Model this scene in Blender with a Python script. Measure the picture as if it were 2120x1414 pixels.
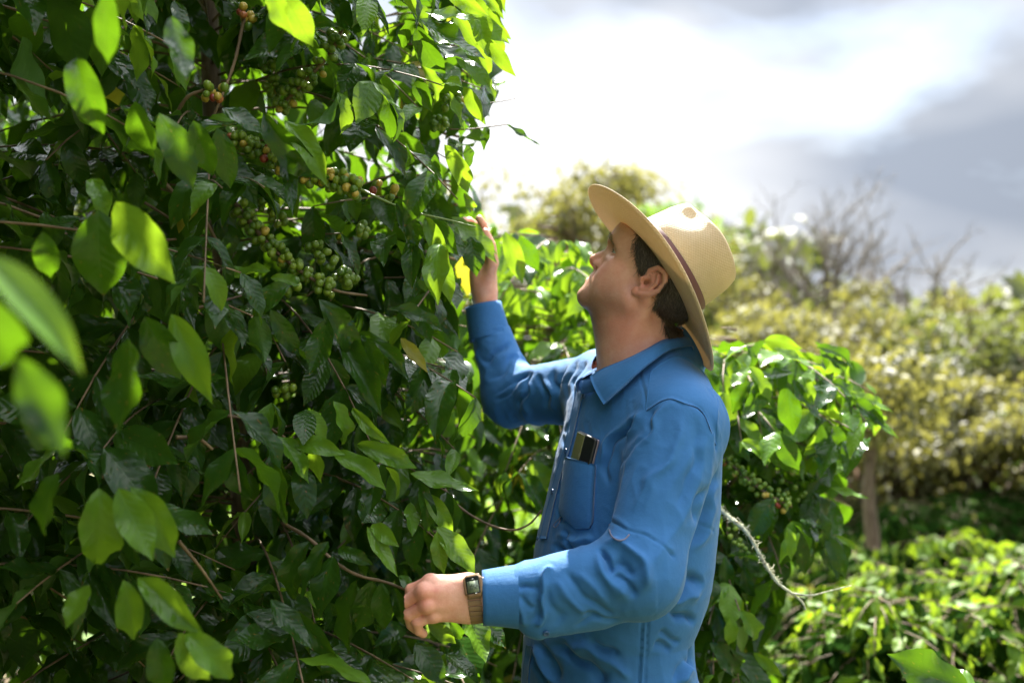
import bpy, math, random
import numpy as np
from mathutils import Vector, Matrix
from mathutils.bvhtree import BVHTree

for o in list(bpy.data.objects):
    bpy.data.objects.remove(o)
SC = bpy.context.scene
COL = SC.collection
R = math.radians

# ------------------------------------------------------------------ camera
cam_data = bpy.data.cameras.new('camera')
cam_data.lens = 40.0
cam_data.sensor_width = 36.0
cam_data.clip_start = 0.05
cam_data.clip_end = 2000.0
cam_data.dof.use_dof = True
cam_data.dof.focus_distance = 1.95
cam_data.dof.aperture_fstop = 2.6
cam = bpy.data.objects.new('camera', cam_data)
cam.location = (0.0, 0.0, 1.5)
cam.rotation_euler = (R(90), 0, 0)
COL.objects.link(cam)
SC.camera = cam

# ------------------------------------------------------------------ sky and sun
SUN_EL, SUN_AZ = 52.0, 6.0          # azimuth: degrees from +Y towards +X
sd = Vector((math.sin(R(SUN_AZ)) * math.cos(R(SUN_EL)), math.cos(R(SUN_AZ)) * math.cos(R(SUN_EL)), math.sin(R(SUN_EL))))
world = bpy.data.worlds.new('World')
SC.world = world
world.use_nodes = True
wn, wl = world.node_tree.nodes, world.node_tree.links
wn.clear()
w_out = wn.new('ShaderNodeOutputWorld')
w_bg = wn.new('ShaderNodeBackground')
w_bg.inputs['Strength'].default_value = 0.1
sky = wn.new('ShaderNodeTexSky')
sky.sky_type = 'NISHITA'
sky.sun_disc = False
sky.sun_elevation = R(SUN_EL)
sky.sun_rotation = R(SUN_AZ)
tc = wn.new('ShaderNodeTexCoord')
mp = wn.new('ShaderNodeMapping')
mp.inputs['Location'].default_value = (52.63, 6.39, 8.37)
mp.inputs['Rotation'].default_value = (0.0, R(35), 0.0)
mp.inputs['Scale'].default_value = (1.0, 1.0, 2.2)
n1 = wn.new('ShaderNodeTexNoise')
n1.inputs['Scale'].default_value = 3.1
n1.inputs['Detail'].default_value = 6.0
n1.inputs['Roughness'].default_value = 0.5
n1.inputs['Distortion'].default_value = 0.25
cr = wn.new('ShaderNodeValToRGB')      # share of cloud over the blue
cr.color_ramp.elements[0].position = 0.22
cr.color_ramp.elements[0].color = (0.6, 0.6, 0.6, 1)
cr.color_ramp.elements[1].position = 0.52
cr.color_ramp.elements[1].color = (1, 1, 1, 1)
n2 = wn.new('ShaderNodeTexNoise')
n2.inputs['Scale'].default_value = 2.4
n2.inputs['Detail'].default_value = 3.5
n2.inputs['Roughness'].default_value = 0.5
cr2 = wn.new('ShaderNodeValToRGB')     # bright and grey cloud
cr2.color_ramp.elements[0].position = 0.34
cr2.color_ramp.elements[0].color = (1.45, 1.64, 1.98, 1)
cr2.color_ramp.elements[1].position = 0.66
cr2.color_ramp.elements[1].color = (3.95, 3.97, 4.02, 1)
dotn = wn.new('ShaderNodeVectorMath'); dotn.operation = 'DOT_PRODUCT'
dotn.inputs[1].default_value = (-0.30 * 0.86, 0.95 * 0.86, 0.51)
mr = wn.new('ShaderNodeMapRange')      # cloud is brighter towards the sun behind it
mr.inputs['From Min'].default_value = 0.45
mr.inputs['From Max'].default_value = 0.98
mr.inputs['To Min'].default_value = 0.85
mr.inputs['To Max'].default_value = 1.5
mulc = wn.new('ShaderNodeVectorMath'); mulc.operation = 'SCALE'
mix = wn.new('ShaderNodeMixRGB')
wl.new(tc.outputs['Generated'], mp.inputs['Vector'])
wl.new(mp.outputs['Vector'], n1.inputs['Vector'])
wl.new(mp.outputs['Vector'], n2.inputs['Vector'])
wl.new(n1.outputs['Fac'], cr.inputs['Fac'])
wl.new(n2.outputs['Fac'], cr2.inputs['Fac'])
wl.new(tc.outputs['Generated'], dotn.inputs[0])
wl.new(dotn.outputs['Value'], mr.inputs['Value'])
sepw = wn.new('ShaderNodeSeparateXYZ'); wl.new(tc.outputs['Generated'], sepw.inputs[0])
mz = wn.new('ShaderNodeMapRange')
mz.inputs['From Min'].default_value = 0.3; mz.inputs['From Max'].default_value = 1.0
mz.inputs['To Min'].default_value = 0.50; mz.inputs['To Max'].default_value = 3.4
wl.new(sepw.outputs['Z'], mz.inputs['Value'])
mzm = wn.new('ShaderNodeMath'); mzm.operation = 'MULTIPLY'
wl.new(mz.outputs['Result'], mzm.inputs[0]); wl.new(mr.outputs['Result'], mzm.inputs[1])
wl.new(cr2.outputs['Color'], mulc.inputs[0])
wl.new(mzm.outputs[0], mulc.inputs['Scale'])
wl.new(cr.outputs['Color'], mix.inputs['Fac'])
wl.new(sky.outputs['Color'], mix.inputs['Color1'])
wl.new(mulc.outputs['Vector'], mix.inputs['Color2'])
wl.new(mix.outputs['Color'], w_bg.inputs['Color'])
wl.new(w_bg.outputs['Background'], w_out.inputs['Surface'])

sun_data = bpy.data.lights.new('sun', 'SUN')
sun_data.energy = 5.0
sun_data.angle = R(0.6)
sun_data.color = (1.0, 0.95, 0.86)
sun = bpy.data.objects.new('sun', sun_data)
sun.rotation_euler = (-sd).to_track_quat('-Z', 'Y').to_euler()
sun.location = sd * 50
COL.objects.link(sun)

SC.view_settings.view_transform = 'Standard'
SC.view_settings.look = 'None'
SC.view_settings.exposure = 2.36
SC.view_settings.gamma = 1.0
SC.view_settings.use_curve_mapping = False
SC.cycles.use_denoising = True
SC.cycles.max_bounces = 8
SC.cycles.diffuse_bounces = 4
SC.cycles.transmission_bounces = 6
SC.cycles.sample_clamp_indirect = 6.0

# ------------------------------------------------------------------ helpers
F = 40.0 / 36.0 * 2120.0
CAMZ = 1.5
rng = np.random.default_rng(7)

def P(px, py, d):
    """The point seen at photo pixel (px, py), d metres in front of the camera."""
    return np.array([(px - 1060.0) / F * d, d, CAMZ - (py - 707.0) / F * d])

def proj(v):
    v = np.asarray(v)
    return 1060.0 + v[..., 0] / v[..., 1] * F, 707.0 - (v[..., 2] - CAMZ) / v[..., 1] * F

def tag(o, label=None, cat=None, group=None, kind=None):
    if label: o['label'] = label
    if cat: o['category'] = cat
    if group: o['group'] = group
    if kind: o['kind'] = kind
    return o

def empty(name, loc, label=None, cat=None, group=None, kind=None):
    o = bpy.data.objects.new(name, None)
    o.empty_display_size = 0.1
    o.location = tuple(loc)
    COL.objects.link(o)
    return tag(o, label, cat, group, kind)

def add_obj(name, me, parent=None, mat=None):
    o = bpy.data.objects.new(name, me)
    COL.objects.link(o)
    if parent is not None:
        o.parent = parent
        # geometry is written in world space: undo the chain of parents' offsets
        q, off = parent, Vector((0, 0, 0))
        while q is not None:
            off += q.location
            q = q.parent
        o.location = -off
    if mat is not None:
        me.materials.append(mat)
    return o

def np_mesh(name, V, faces, smooth=True, uv=None, mat_idx=None):
    """V (n,3); faces: (m,4) or (m,3) int array, or a list of such arrays."""
    if not isinstance(faces, (list, tuple)):
        faces = [faces]
    faces = [np.asarray(f, dtype=np.int32) for f in faces if len(f)]
    V = np.asarray(V, dtype=np.float32)
    me = bpy.data.meshes.new(name)
    me.vertices.add(len(V))
    me.vertices.foreach_set('co', V.ravel())
    loops = np.concatenate([f.ravel() for f in faces])
    tot = np.concatenate([np.full(len(f), f.shape[1], np.int32) for f in faces])
    start = np.concatenate([[0], np.cumsum(tot)[:-1]]).astype(np.int32)
    me.loops.add(len(loops))
    me.loops.foreach_set('vertex_index', loops)
    me.polygons.add(len(tot))
    me.polygons.foreach_set('loop_start', start)
    me.polygons.foreach_set('loop_total', tot)
    me.polygons.foreach_set('use_smooth', np.full(len(tot), smooth))
    if mat_idx is not None:
        me.polygons.foreach_set('material_index', np.asarray(mat_idx, np.int32))
    me.update(calc_edges=True)
    if uv is not None:
        l = me.uv_layers.new(name='UVMap')
        l.data.foreach_set('uv', np.asarray(uv, np.float32)[loops].ravel())
    me.validate()
    return me

def grid_faces(nu, nv, wrap_u=False, off=0, flip=False):
    """quads of a grid of nu x nv vertices stored u-major (index = u * nv + v)"""
    iu = np.arange(nu if wrap_u else nu - 1)
    a, b = np.meshgrid(iu, np.arange(nv - 1), indexing='ij')
    a, b = a.ravel(), b.ravel()
    a2 = (a + 1) % nu
    q = np.stack([a * nv + b, a2 * nv + b, a2 * nv + b + 1, a * nv + b + 1], 1) + off
    return q[:, ::-1] if flip else q

def smooth_path(pts, n):
    """Catmull-Rom through pts, n samples"""
    pts = np.asarray(pts, float)
    if len(pts) == 2:
        t = np.linspace(0, 1, n)[:, None]
        return pts[0] * (1 - t) + pts[1] * t
    p = np.vstack([2 * pts[0] - pts[1], pts, 2 * pts[-1] - pts[-2]])
    t = np.linspace(0, len(pts) - 1 - 1e-9, n)
    i = t.astype(int)
    u = (t - i)[:, None]
    a, b, c, d = p[i], p[i + 1], p[i + 2], p[i + 3]
    return 0.5 * ((2 * b) + (c - a) * u + (2 * a - 5 * b + 4 * c - d) * u ** 2 + (3 * b - 3 * c + d - a) * u ** 3)

def tube(path, radii, sides=6, squash=None, cap=True):
    """verts and [quads, tris] of a tube along a path"""
    path = np.asarray(path, float)
    n = len(path)
    radii = np.broadcast_to(np.asarray(radii, float), (n,))
    T = np.gradient(path, axis=0)
    T /= np.linalg.norm(T, axis=1, keepdims=True) + 1e-12
    ref = np.array([0.13, 0.27, 0.95])
    if abs(T[0] @ ref) > 0.9: ref = np.array([0.95, 0.2, 0.1])
    A = np.cross(T, ref); A /= np.linalg.norm(A, axis=1, keepdims=True) + 1e-12
    B = np.cross(T, A)
    ang = np.arange(sides) / sides * 2 * np.pi
    V = path[:, None, :] + radii[:, None, None] * (np.cos(ang)[None, :, None] * A[:, None, :] + np.sin(ang)[None, :, None] * B[:, None, :])
    V = V.reshape(-1, 3)
    i, j = np.meshgrid(np.arange(n - 1), np.arange(sides), indexing='ij')
    i, j = i.ravel(), j.ravel(); j2 = (j + 1) % sides
    q = np.stack([i * sides + j, i * sides + j2, (i + 1) * sides + j2, (i + 1) * sides + j], 1)
    tris = np.zeros((0, 3), int)
    if cap:
        V = np.vstack([V, path[0], path[-1]])
        k = np.arange(sides); k2 = (k + 1) % sides
        a = np.stack([np.full(sides, len(V) - 2), k2, k], 1)
        e = (n - 1) * sides
        b = np.stack([np.full(sides, len(V) - 1), e + k, e + k2], 1)
        tris = np.vstack([a, b])
    return V, q, tris

class MB:
    """collects shapes into one mesh"""
    def __init__(self):
        self.V, self.Q, self.T, self.n = [], [], [], 0
    def add(self, V, Q=None, T=None):
        self.V.append(np.asarray(V, float))
        if Q is not None and len(Q): self.Q.append(np.asarray(Q) + self.n)
        if T is not None and len(T): self.T.append(np.asarray(T) + self.n)
        self.n += len(V)
        return self
    def tube(self, path, radii, sides=6):
        return self.add(*tube(path, radii, sides))
    def ellipsoid(self, c, Rm, r, nu=12, nv=8):
        a = np.arange(nu) / nu * 2 * np.pi
        b = np.linspace(0, np.pi, nv + 1)[1:-1]
        A, B = np.meshgrid(a, b, indexing='ij')
        u = np.stack([np.sin(B) * np.cos(A), np.sin(B) * np.sin(A), np.cos(B)], -1).reshape(-1, 3)
        V = np.vstack([u, [[0, 0, 1]], [[0, 0, -1]]]) * np.asarray(r)
        V = V @ np.asarray(Rm).T + np.asarray(c)
        m = nv - 1
        Q = grid_faces(nu, m, wrap_u=True, flip=True)
        k = np.arange(nu); k2 = (k + 1) % nu
        T = np.vstack([np.stack([np.full(nu, nu * m), k * m, k2 * m], 1), np.stack([np.full(nu, nu * m + 1), k2 * m + m - 1, k * m + m - 1], 1)])
        return self.add(V, Q, T)
    def box(self, c, Rm, h, bev=0.0):
        h = np.asarray(h, float)
        if bev <= 0:
            s = np.array([[x, y, z] for x in (-1, 1) for y in (-1, 1) for z in (-1, 1)], float) * h
            Q = np.array([[0, 1, 3, 2], [4, 6, 7, 5], [0, 4, 5, 1], [2, 3, 7, 6], [0, 2, 6, 4], [1, 5, 7, 3]])
            return self.add(s @ np.asarray(Rm).T + np.asarray(c), Q)
        # rounded box: a subdivided cube pushed to the rounded surface
        g = np.array([-1, -1 + 1e-6, 0, 1 - 1e-6, 1.0])
        n = 4
        t = np.concatenate([np.linspace(-1, -0.999, n), np.linspace(0.999, 1, n)])
        V, Q, off = [], [], 0
        core = h - bev
        for ax in range(3):
            for sg in (-1, 1):
                uu = np.concatenate([-core[(ax + 1) % 3] - bev * np.tan(np.linspace(np.pi / 4, 0, n)), core[(ax + 1) % 3] + bev * np.tan(np.linspace(0, np.pi / 4, n))])
                vv = np.concatenate([-core[(ax + 2) % 3] - bev * np.tan(np.linspace(np.pi / 4, 0, n)), core[(ax + 2) % 3] + bev * np.tan(np.linspace(0, np.pi / 4, n))])
                U, W = np.meshgrid(uu, vv, indexing='ij')
                p = np.zeros((U.size, 3))
                p[:, ax] = sg * h[ax]; p[:, (ax + 1) % 3] = U.ravel(); p[:, (ax + 2) % 3] = W.ravel()
                q = np.clip(p, -core, core)
                dd = p - q
                dd = dd / (np.linalg.norm(dd, axis=1, keepdims=True) + 1e-12) * bev
                V.append(q + dd)
                Q.append(grid_faces(2 * n, 2 * n, off=off, flip=sg < 0)); off += U.size
        return self.add(np.vstack(V) @ np.asarray(Rm).T + np.asarray(c), np.vstack(Q))
    def build(self, name, mat=None, parent=None, smooth=True):
        fs = []
        if self.Q: fs.append(np.vstack(self.Q))
        if self.T: fs.append(np.vstack(self.T))
        me = np_mesh(name, np.vstack(self.V), fs, smooth)
        return add_obj(name, me, parent, mat)

def frame(z, x=None):
    """rotation matrix whose third column is z and first is close to x"""
    z = np.asarray(z, float); z = z / np.linalg.norm(z)
    x = np.array([1.0, 0, 0]) if x is None else np.asarray(x, float)
    x = x - z * (x @ z); x /= np.linalg.norm(x)
    return np.stack([x, np.cross(z, x), z], 1)

def in_poly(px, py, poly):
    px, py = np.asarray(px, float), np.asarray(py, float)
    inside = np.zeros(px.shape, bool)
    n = len(poly)
    for i in range(n):
        x1, y1 = poly[i]; x2, y2 = poly[(i + 1) % n]
        c = ((y1 > py) != (y2 > py)) & (px < (x2 - x1) * (py - y1) / (y2 - y1 + 1e-9) + x1)
        inside ^= c
    return inside

# ------------------------------------------------------------------ node helpers
def new_mat(name):
    m = bpy.data.materials.new(name)
    m.use_nodes = True
    nt = m.node_tree
    nt.nodes.clear()
    out = nt.nodes.new('ShaderNodeOutputMaterial')
    b = nt.nodes.new('ShaderNodeBsdfPrincipled')
    nt.links.new(b.outputs[0], out.inputs[0])
    return m, nt, b, out

def N(nt, kind, **kw):
    n = nt.nodes.new(kind)
    for k, v in kw.items():
        if k.startswith('i_'):
            n.inputs[k[2:].replace('_', ' ')].default_value = v
        else:
            setattr(n, k, v)
    return n

def ramp(nt, fac, stops):
    r = nt.nodes.new('ShaderNodeValToRGB')
    e = r.color_ramp.elements
    while len(e) > 1: e.remove(e[0])
    e[0].position, e[0].color = stops[0][0], (*stops[0][1], 1)
    for p, c in stops[1:]:
        x = e.new(p); x.color = (*c, 1)
    nt.links.new(fac, r.inputs[0])
    return r.outputs[0]

def mathn(nt, op, a, b=None, c=None):
    n = nt.nodes.new('ShaderNodeMath'); n.operation = op
    for i, v in enumerate((a, b, c)):
        if v is None: continue
        if isinstance(v, (int, float)): n.inputs[i].default_value = v
        else: nt.links.new(v, n.inputs[i])
    return n.outputs[0]

def mixc(nt, fac, a, b, mode='MIX'):
    n = nt.nodes.new('ShaderNodeMixRGB'); n.blend_type = mode
    for i, v in enumerate((fac, a, b)):
        if isinstance(v, (int, float)): n.inputs[i].default_value = v
        elif isinstance(v, tuple): n.inputs[i].default_value = (*v, 1)
        else: nt.links.new(v, n.inputs[i])
    return n.outputs[0]

def noise(nt, vec, scale, detail=3.0, rough=0.5):
    n = nt.nodes.new('ShaderNodeTexNoise')
    n.inputs['Scale'].default_value = scale
    n.inputs['Detail'].default_value = detail
    n.inputs['Roughness'].default_value = rough
    if vec is not None: nt.links.new(vec, n.inputs['Vector'])
    return n.outputs[0]

def bump(nt, height, strength, dist, normal=None):
    b = nt.nodes.new('ShaderNodeBump')
    b.inputs['Strength'].default_value = strength
    b.inputs['Distance'].default_value = dist
    nt.links.new(height, b.inputs['Height'])
    if normal is not None: nt.links.new(normal, b.inputs['Normal'])
    return b.outputs[0]

# ------------------------------------------------------------------ implicit surfaces
def sd_cap(p, a, b, r1, r2):
    a, b = np.asarray(a, float), np.asarray(b, float)
    ba = b - a
    h = np.clip(((p - a) @ ba) / (ba @ ba), 0, 1)
    return np.linalg.norm(p - a - h[:, None] * ba, axis=1) - (r1 + (r2 - r1) * h)

def sd_ell(p, c, r, Rm=None):
    q = p - np.asarray(c, float)
    if Rm is not None: q = q @ Rm
    r = np.asarray(r, float)
    k0 = np.linalg.norm(q / r, axis=1)
    k1 = np.linalg.norm(q / (r * r), axis=1) + 1e-9
    return k0 * (k0 - 1.0) / k1

def smin(a, b, k):
    h = np.maximum(k - np.abs(a - b), 0.0) / k
    return np.minimum(a, b) - h * h * k * 0.25

def smax(a, b, k):
    return -smin(-a, -b, k)

def chain(p, pts, radii, k=0.004):
    d = None
    for i in range(len(pts) - 1):
        e = sd_cap(p, pts[i], pts[i + 1], radii[i], radii[i + 1])
        d = e if d is None else np.minimum(d, e)
    return d

def surface_nets(f, lo, hi, h, B=8, margin=1.7, project=2):
    lo, hi = np.asarray(lo, float), np.asarray(hi, float)
    nb = np.ceil((hi - lo) / (h * B)).astype(int)
    n = nb * B
    I = np.stack(np.meshgrid(*[np.arange(k) for k in nb], indexing='ij'), -1).reshape(-1, 3)
    cen = lo + (I * B + B / 2 - 0.5) * h
    fc = np.concatenate([f(c) for c in np.array_split(cen, max(1, len(cen) // 200000))])
    act = np.abs(fc) < margin * B * h * 0.9
    G = np.repeat(np.repeat(np.repeat(np.sign(fc).reshape(nb).astype(np.float32), B, 0), B, 1), B, 2)
    off = np.stack(np.meshgrid(*[np.arange(B)] * 3, indexing='ij'), -1).reshape(-1, 3)
    ids = I[act]
    for part in np.array_split(ids, max(1, len(ids) // 600)):
        g = (part[:, None, :] * B + off[None]).reshape(-1, 3)
        G[g[:, 0], g[:, 1], g[:, 2]] = f(lo + g * h)
    ins = G < 0
    c = np.zeros(n - 1, np.uint8)
    for i in (0, 1):
        for j in (0, 1):
            for k in (0, 1):
                c += ins[i:n[0] - 1 + i, j:n[1] - 1 + j, k:n[2] - 1 + k]
    cells = np.argwhere((c > 0) & (c < 8))
    vid = np.full(n - 1, -1, np.int32)
    vid[cells[:, 0], cells[:, 1], cells[:, 2]] = np.arange(len(cells))
    acc = np.zeros((len(cells), 3)); cnt = np.zeros(len(cells))
    cor = np.array([[i, j, k] for i in (0, 1) for j in (0, 1) for k in (0, 1)])
    vals = np.stack([G[cells[:, 0] + o[0], cells[:, 1] + o[1], cells[:, 2] + o[2]] for o in cor], 1)
    for a in range(8):
        for b in range(a + 1, 8):
            if np.abs(cor[a] - cor[b]).sum() != 1: continue
            va, vb = vals[:, a], vals[:, b]
            m = (va < 0) != (vb < 0)
            t = np.where(m, va / np.where(m, va - vb, 1), 0)
            acc += m[:, None] * (cor[a] + t[:, None] * (cor[b] - cor[a]))
            cnt += m
    V = lo + (cells + acc / cnt[:, None]) * h
    Q = []
    for ax in range(3):
        o = [0, 0, 0]; o[ax] = 1
        s1 = ins[tuple(slice(0, n[d] - (1 if d == ax else 0)) for d in range(3))]
        s2 = ins[tuple(slice(1 if d == ax else 0, n[d]) for d in range(3))]
        e = np.argwhere(s1 != s2)
        b1, b2 = (ax + 1) % 3, (ax + 2) % 3
        ok = (e[:, b1] > 0) & (e[:, b2] > 0) & (e[:, b1] < n[b1] - 1) & (e[:, b2] < n[b2] - 1)
        e = e[ok]
        sg = ins[e[:, 0], e[:, 1], e[:, 2]]
        def cell(d1, d2):
            q = e.copy(); q[:, b1] += d1; q[:, b2] += d2
            return vid[q[:, 0], q[:, 1], q[:, 2]]
        q = np.stack([cell(-1, -1), cell(0, -1), cell(0, 0), cell(-1, 0)], 1)
        q[~sg] = q[~sg][:, ::-1]
        Q.append(q)
    Q = np.vstack(Q)
    for _ in range(project):
        V = project_sdf(f, V, h)
    return V, Q

def project_sdf(f, V, h):
    e = h * 0.3
    d = f(V)
    g = np.stack([f(V + np.eye(3)[i] * e) - d for i in range(3)], 1) / e
    gn = np.linalg.norm(g, axis=1, keepdims=True)
    st = d[:, None] * g / np.maximum(gn * gn, 0.15)
    ln = np.linalg.norm(st, axis=1, keepdims=True)
    return V - st * np.minimum(1, 0.6 * h / np.maximum(ln, 1e-9))

def vnormals(V, Q):
    a = V[Q[:, 2]] - V[Q[:, 0]]; b = V[Q[:, 3]] - V[Q[:, 1]]
    fn = np.cross(a, b)
    nn = np.zeros_like(V)
    for i in range(4):
        np.add.at(nn, Q[:, i], fn)
    return nn / (np.linalg.norm(nn, axis=1, keepdims=True) + 1e-12)

def refine(f, V, faces, sel, h):
    """split the chosen quads in four, keep the seam closed (neighbours become polygons with more corners), pull the new points onto the surface"""
    Q = faces
    pick = sel[Q].all(1)
    S = Q[pick]
    E = np.sort(np.stack([S, np.roll(S, -1, 1)], 2).reshape(-1, 2), axis=1)
    key = E[:, 0].astype(np.int64) * len(V) + E[:, 1]
    uk, inv = np.unique(key, return_inverse=True)
    mids = .5 * (V[uk // len(V)] + V[uk % len(V)])
    cen = V[S].mean(1)
    n0, n1 = len(V), len(V) + len(uk)
    new = project_sdf(f, project_sdf(f, np.vstack([mids, cen]), h), h)
    V2 = np.vstack([V, new])
    m = n0 + inv.reshape(-1, 4); c = n1 + np.arange(len(S))
    fine = np.concatenate([np.stack([S[:, k], m[:, k], c, m[:, k - 1]], 1) for k in range(4)])
    rest = Q[~pick]
    E2 = np.sort(np.stack([rest, np.roll(rest, -1, 1)], 2), axis=2)
    k2 = E2[..., 0].astype(np.int64) * len(V) + E2[..., 1]
    pos = np.searchsorted(uk, k2); pos[pos == len(uk)] = 0
    hit = uk[pos] == k2
    plain = rest[~hit.any(1)]
    polys = {}
    for q, hh, pp in zip(rest[hit.any(1)], hit[hit.any(1)], pos[hit.any(1)]):
        g = []
        for k in range(4):
            g.append(q[k])
            if hh[k]: g.append(n0 + pp[k])
        polys.setdefault(len(g), []).append(g)
    return V2, np.vstack([plain, fine]), [np.array(v) for v in polys.values()]
# ================================================================== leaf shapes and materials
def leaf_mat(name, dark, mid, light, trans, trans_fac, rough=.27, spots=True, spec=.24):
    m, nt, b, out = new_mat(name)
    uvn = N(nt, 'ShaderNodeUVMap', uv_map='UVMap')
    su = N(nt, 'ShaderNodeSeparateXYZ'); nt.links.new(uvn.outputs[0], su.inputs[0])
    geo = N(nt, 'ShaderNodeNewGeometry'); oi = N(nt, 'ShaderNodeObjectInfo')
    rnd = mathn(nt, 'FRACT', mathn(nt, 'ADD', mathn(nt, 'MULTIPLY', geo.outputs['Random Per Island'], 1.0), oi.outputs['Random']))
    tcn = N(nt, 'ShaderNodeTexCoord')
    u, v = su.outputs['X'], su.outputs['Y']
    av = mathn(nt, 'ABSOLUTE', mathn(nt, 'SUBTRACT', v, .5))
    # side veins run forward from the midrib, not quite evenly
    wob = noise(nt, uvn.outputs[0], 2.6, 2, .5)
    ph = mathn(nt, 'ADD', mathn(nt, 'MULTIPLY', wob, 1.6), mathn(nt, 'MULTIPLY', mathn(nt, 'SUBTRACT', u, mathn(nt, 'MULTIPLY', av, .42)), mathn(nt, 'MULTIPLY_ADD', rnd, 4.0, 7.0)))
    fr = mathn(nt, 'ABSOLUTE', mathn(nt, 'SUBTRACT', mathn(nt, 'FRACT', ph), .5))
    vein = mathn(nt, 'SUBTRACT', 1.0, mathn(nt, 'SMOOTH_MIN', mathn(nt, 'MULTIPLY', fr, 9.0), 1.0, .2))
    mid_ = mathn(nt, 'SUBTRACT', 1.0, mathn(nt, 'SMOOTH_MIN', mathn(nt, 'MULTIPLY', av, 34.0), 1.0, .2))
    veins = mathn(nt, 'MAXIMUM', mathn(nt, 'MULTIPLY', vein, .55), mid_)
    quilt = mathn(nt, 'SUBTRACT', mathn(nt, 'COSINE', mathn(nt, 'MULTIPLY', mathn(nt, 'SUBTRACT', mathn(nt, 'FRACT', ph), .5), 6.2832)), mathn(nt, 'MULTIPLY', mid_, 1.5))
    col = ramp(nt, rnd, [(0, dark), (.55, mid), (1, light)])
    cl = N(nt, 'ShaderNodeMapping'); nt.links.new(uvn.outputs[0], cl.inputs[0])
    sh = N(nt, 'ShaderNodeCombineXYZ'); nt.links.new(mathn(nt, 'MULTIPLY', rnd, 37.0), sh.inputs[0]); nt.links.new(sh.outputs[0], cl.inputs['Location'])
    nzv = noise(nt, cl.outputs[0], 3.2, 4, .6)
    big = noise(nt, cl.outputs[0], 1.3, 3, .6)
    col = mixc(nt, mathn(nt, 'MULTIPLY_ADD', big, 1.2, -.35), col, tuple(c * 1.5 for c in light))
    col = mixc(nt, mathn(nt, 'MULTIPLY_ADD', nzv, .7, -.12), col, tuple(c * .55 for c in dark))
    col = mixc(nt, mathn(nt, 'MULTIPLY', veins, .22), col, tuple(min(1, c * 1.9) for c in light))
    if spots:      # rust spots and brown tips, as on old coffee leaves
        nsp = noise(nt, cl.outputs[0], 11.0, 2, .5)
        sp = ramp(nt, nsp, [(.665, (0, 0, 0)), (.70, (1, 1, 1))])
        col = mixc(nt, mathn(nt, 'MULTIPLY', sp, .75), col, (.16, .075, .02))
        tip = mathn(nt, 'MULTIPLY', mathn(nt, 'GREATER_THAN', mathn(nt, 'ADD', u, mathn(nt, 'MULTIPLY', nzv, .10)), 1.015), mathn(nt, 'GREATER_THAN', rnd, .55))
        col = mixc(nt, mathn(nt, 'MULTIPLY', tip, .8), col, (.14, .08, .03))
    under = mixc(nt, .65, col, tuple(min(1, c * 1.6 + .012) for c in light))
    col2 = mixc(nt, geo.outputs['Backfacing'], col, under)
    nt.links.new(col2, b.inputs['Base Color'])
    rg = mathn(nt, 'ADD', mathn(nt, 'MULTIPLY_ADD', noise(nt, cl.outputs[0], 7.0, 2, .5), .16, rough - .08), mathn(nt, 'MULTIPLY', geo.outputs['Backfacing'], .25))
    nt.links.new(rg, b.inputs['Roughness'])
    b.inputs['Specular IOR Level'].default_value = spec
    bmp = bump(nt, mathn(nt, 'ADD', quilt, mathn(nt, 'MULTIPLY', nzv, 2.8)), .15, .0014)
    nt.links.new(bmp, b.inputs['Normal'])
    tl = N(nt, 'ShaderNodeBsdfTranslucent')
    tcol = mixc(nt, mathn(nt, 'MULTIPLY', veins, .60), trans, tuple(c * .55 for c in trans))
    tcol = mixc(nt, mathn(nt, 'MULTIPLY_ADD', nzv, .8, -.15), tcol, tuple(c * .6 for c in trans))
    nt.links.new(tcol, tl.inputs[0])
    ms = N(nt, 'ShaderNodeMixShader'); ms.inputs[0].default_value = trans_fac
    nt.links.new(b.outputs[0], ms.inputs[1]); nt.links.new(tl.outputs[0], ms.inputs[2]); nt.links.new(ms.outputs[0], out.inputs[0])
    return m
m_leaf = leaf_mat('coffee_leaf', (.007, .025, .004), (.012, .037, .005), (.024, .064, .008), (.24, .52, .012), .17, .15)
m_leaf_young_lit = leaf_mat('young_coffee_leaf', (.042, .115, .011), (.064, .15, .012), (.105, .20, .016), (.34, .55, .02), .32, .22, False)  # young leaves, and bush tops where sunlight is put into the colour
m_leaf_far_shade = leaf_mat('far_coffee_leaf', (.003, .011, .002), (.006, .018, .003), (.014, .036, .005), (.24, .48, .012), .04, .75, False, .0)  # darker copy of the coffee leaf: the hedge's shade put into its colour
m_leaf_young_lit_far = leaf_mat('far_young_coffee_leaf', (.040, .10, .010), (.068, .145, .012), (.12, .20, .018), (.38, .55, .025), .32, .50, False, .16)
m_leaf_yellow = leaf_mat('yellowed_coffee_leaf', (.16, .17, .02), (.20, .18, .02), (.26, .21, .03), (.6, .55, .03), .38, .4)

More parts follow.
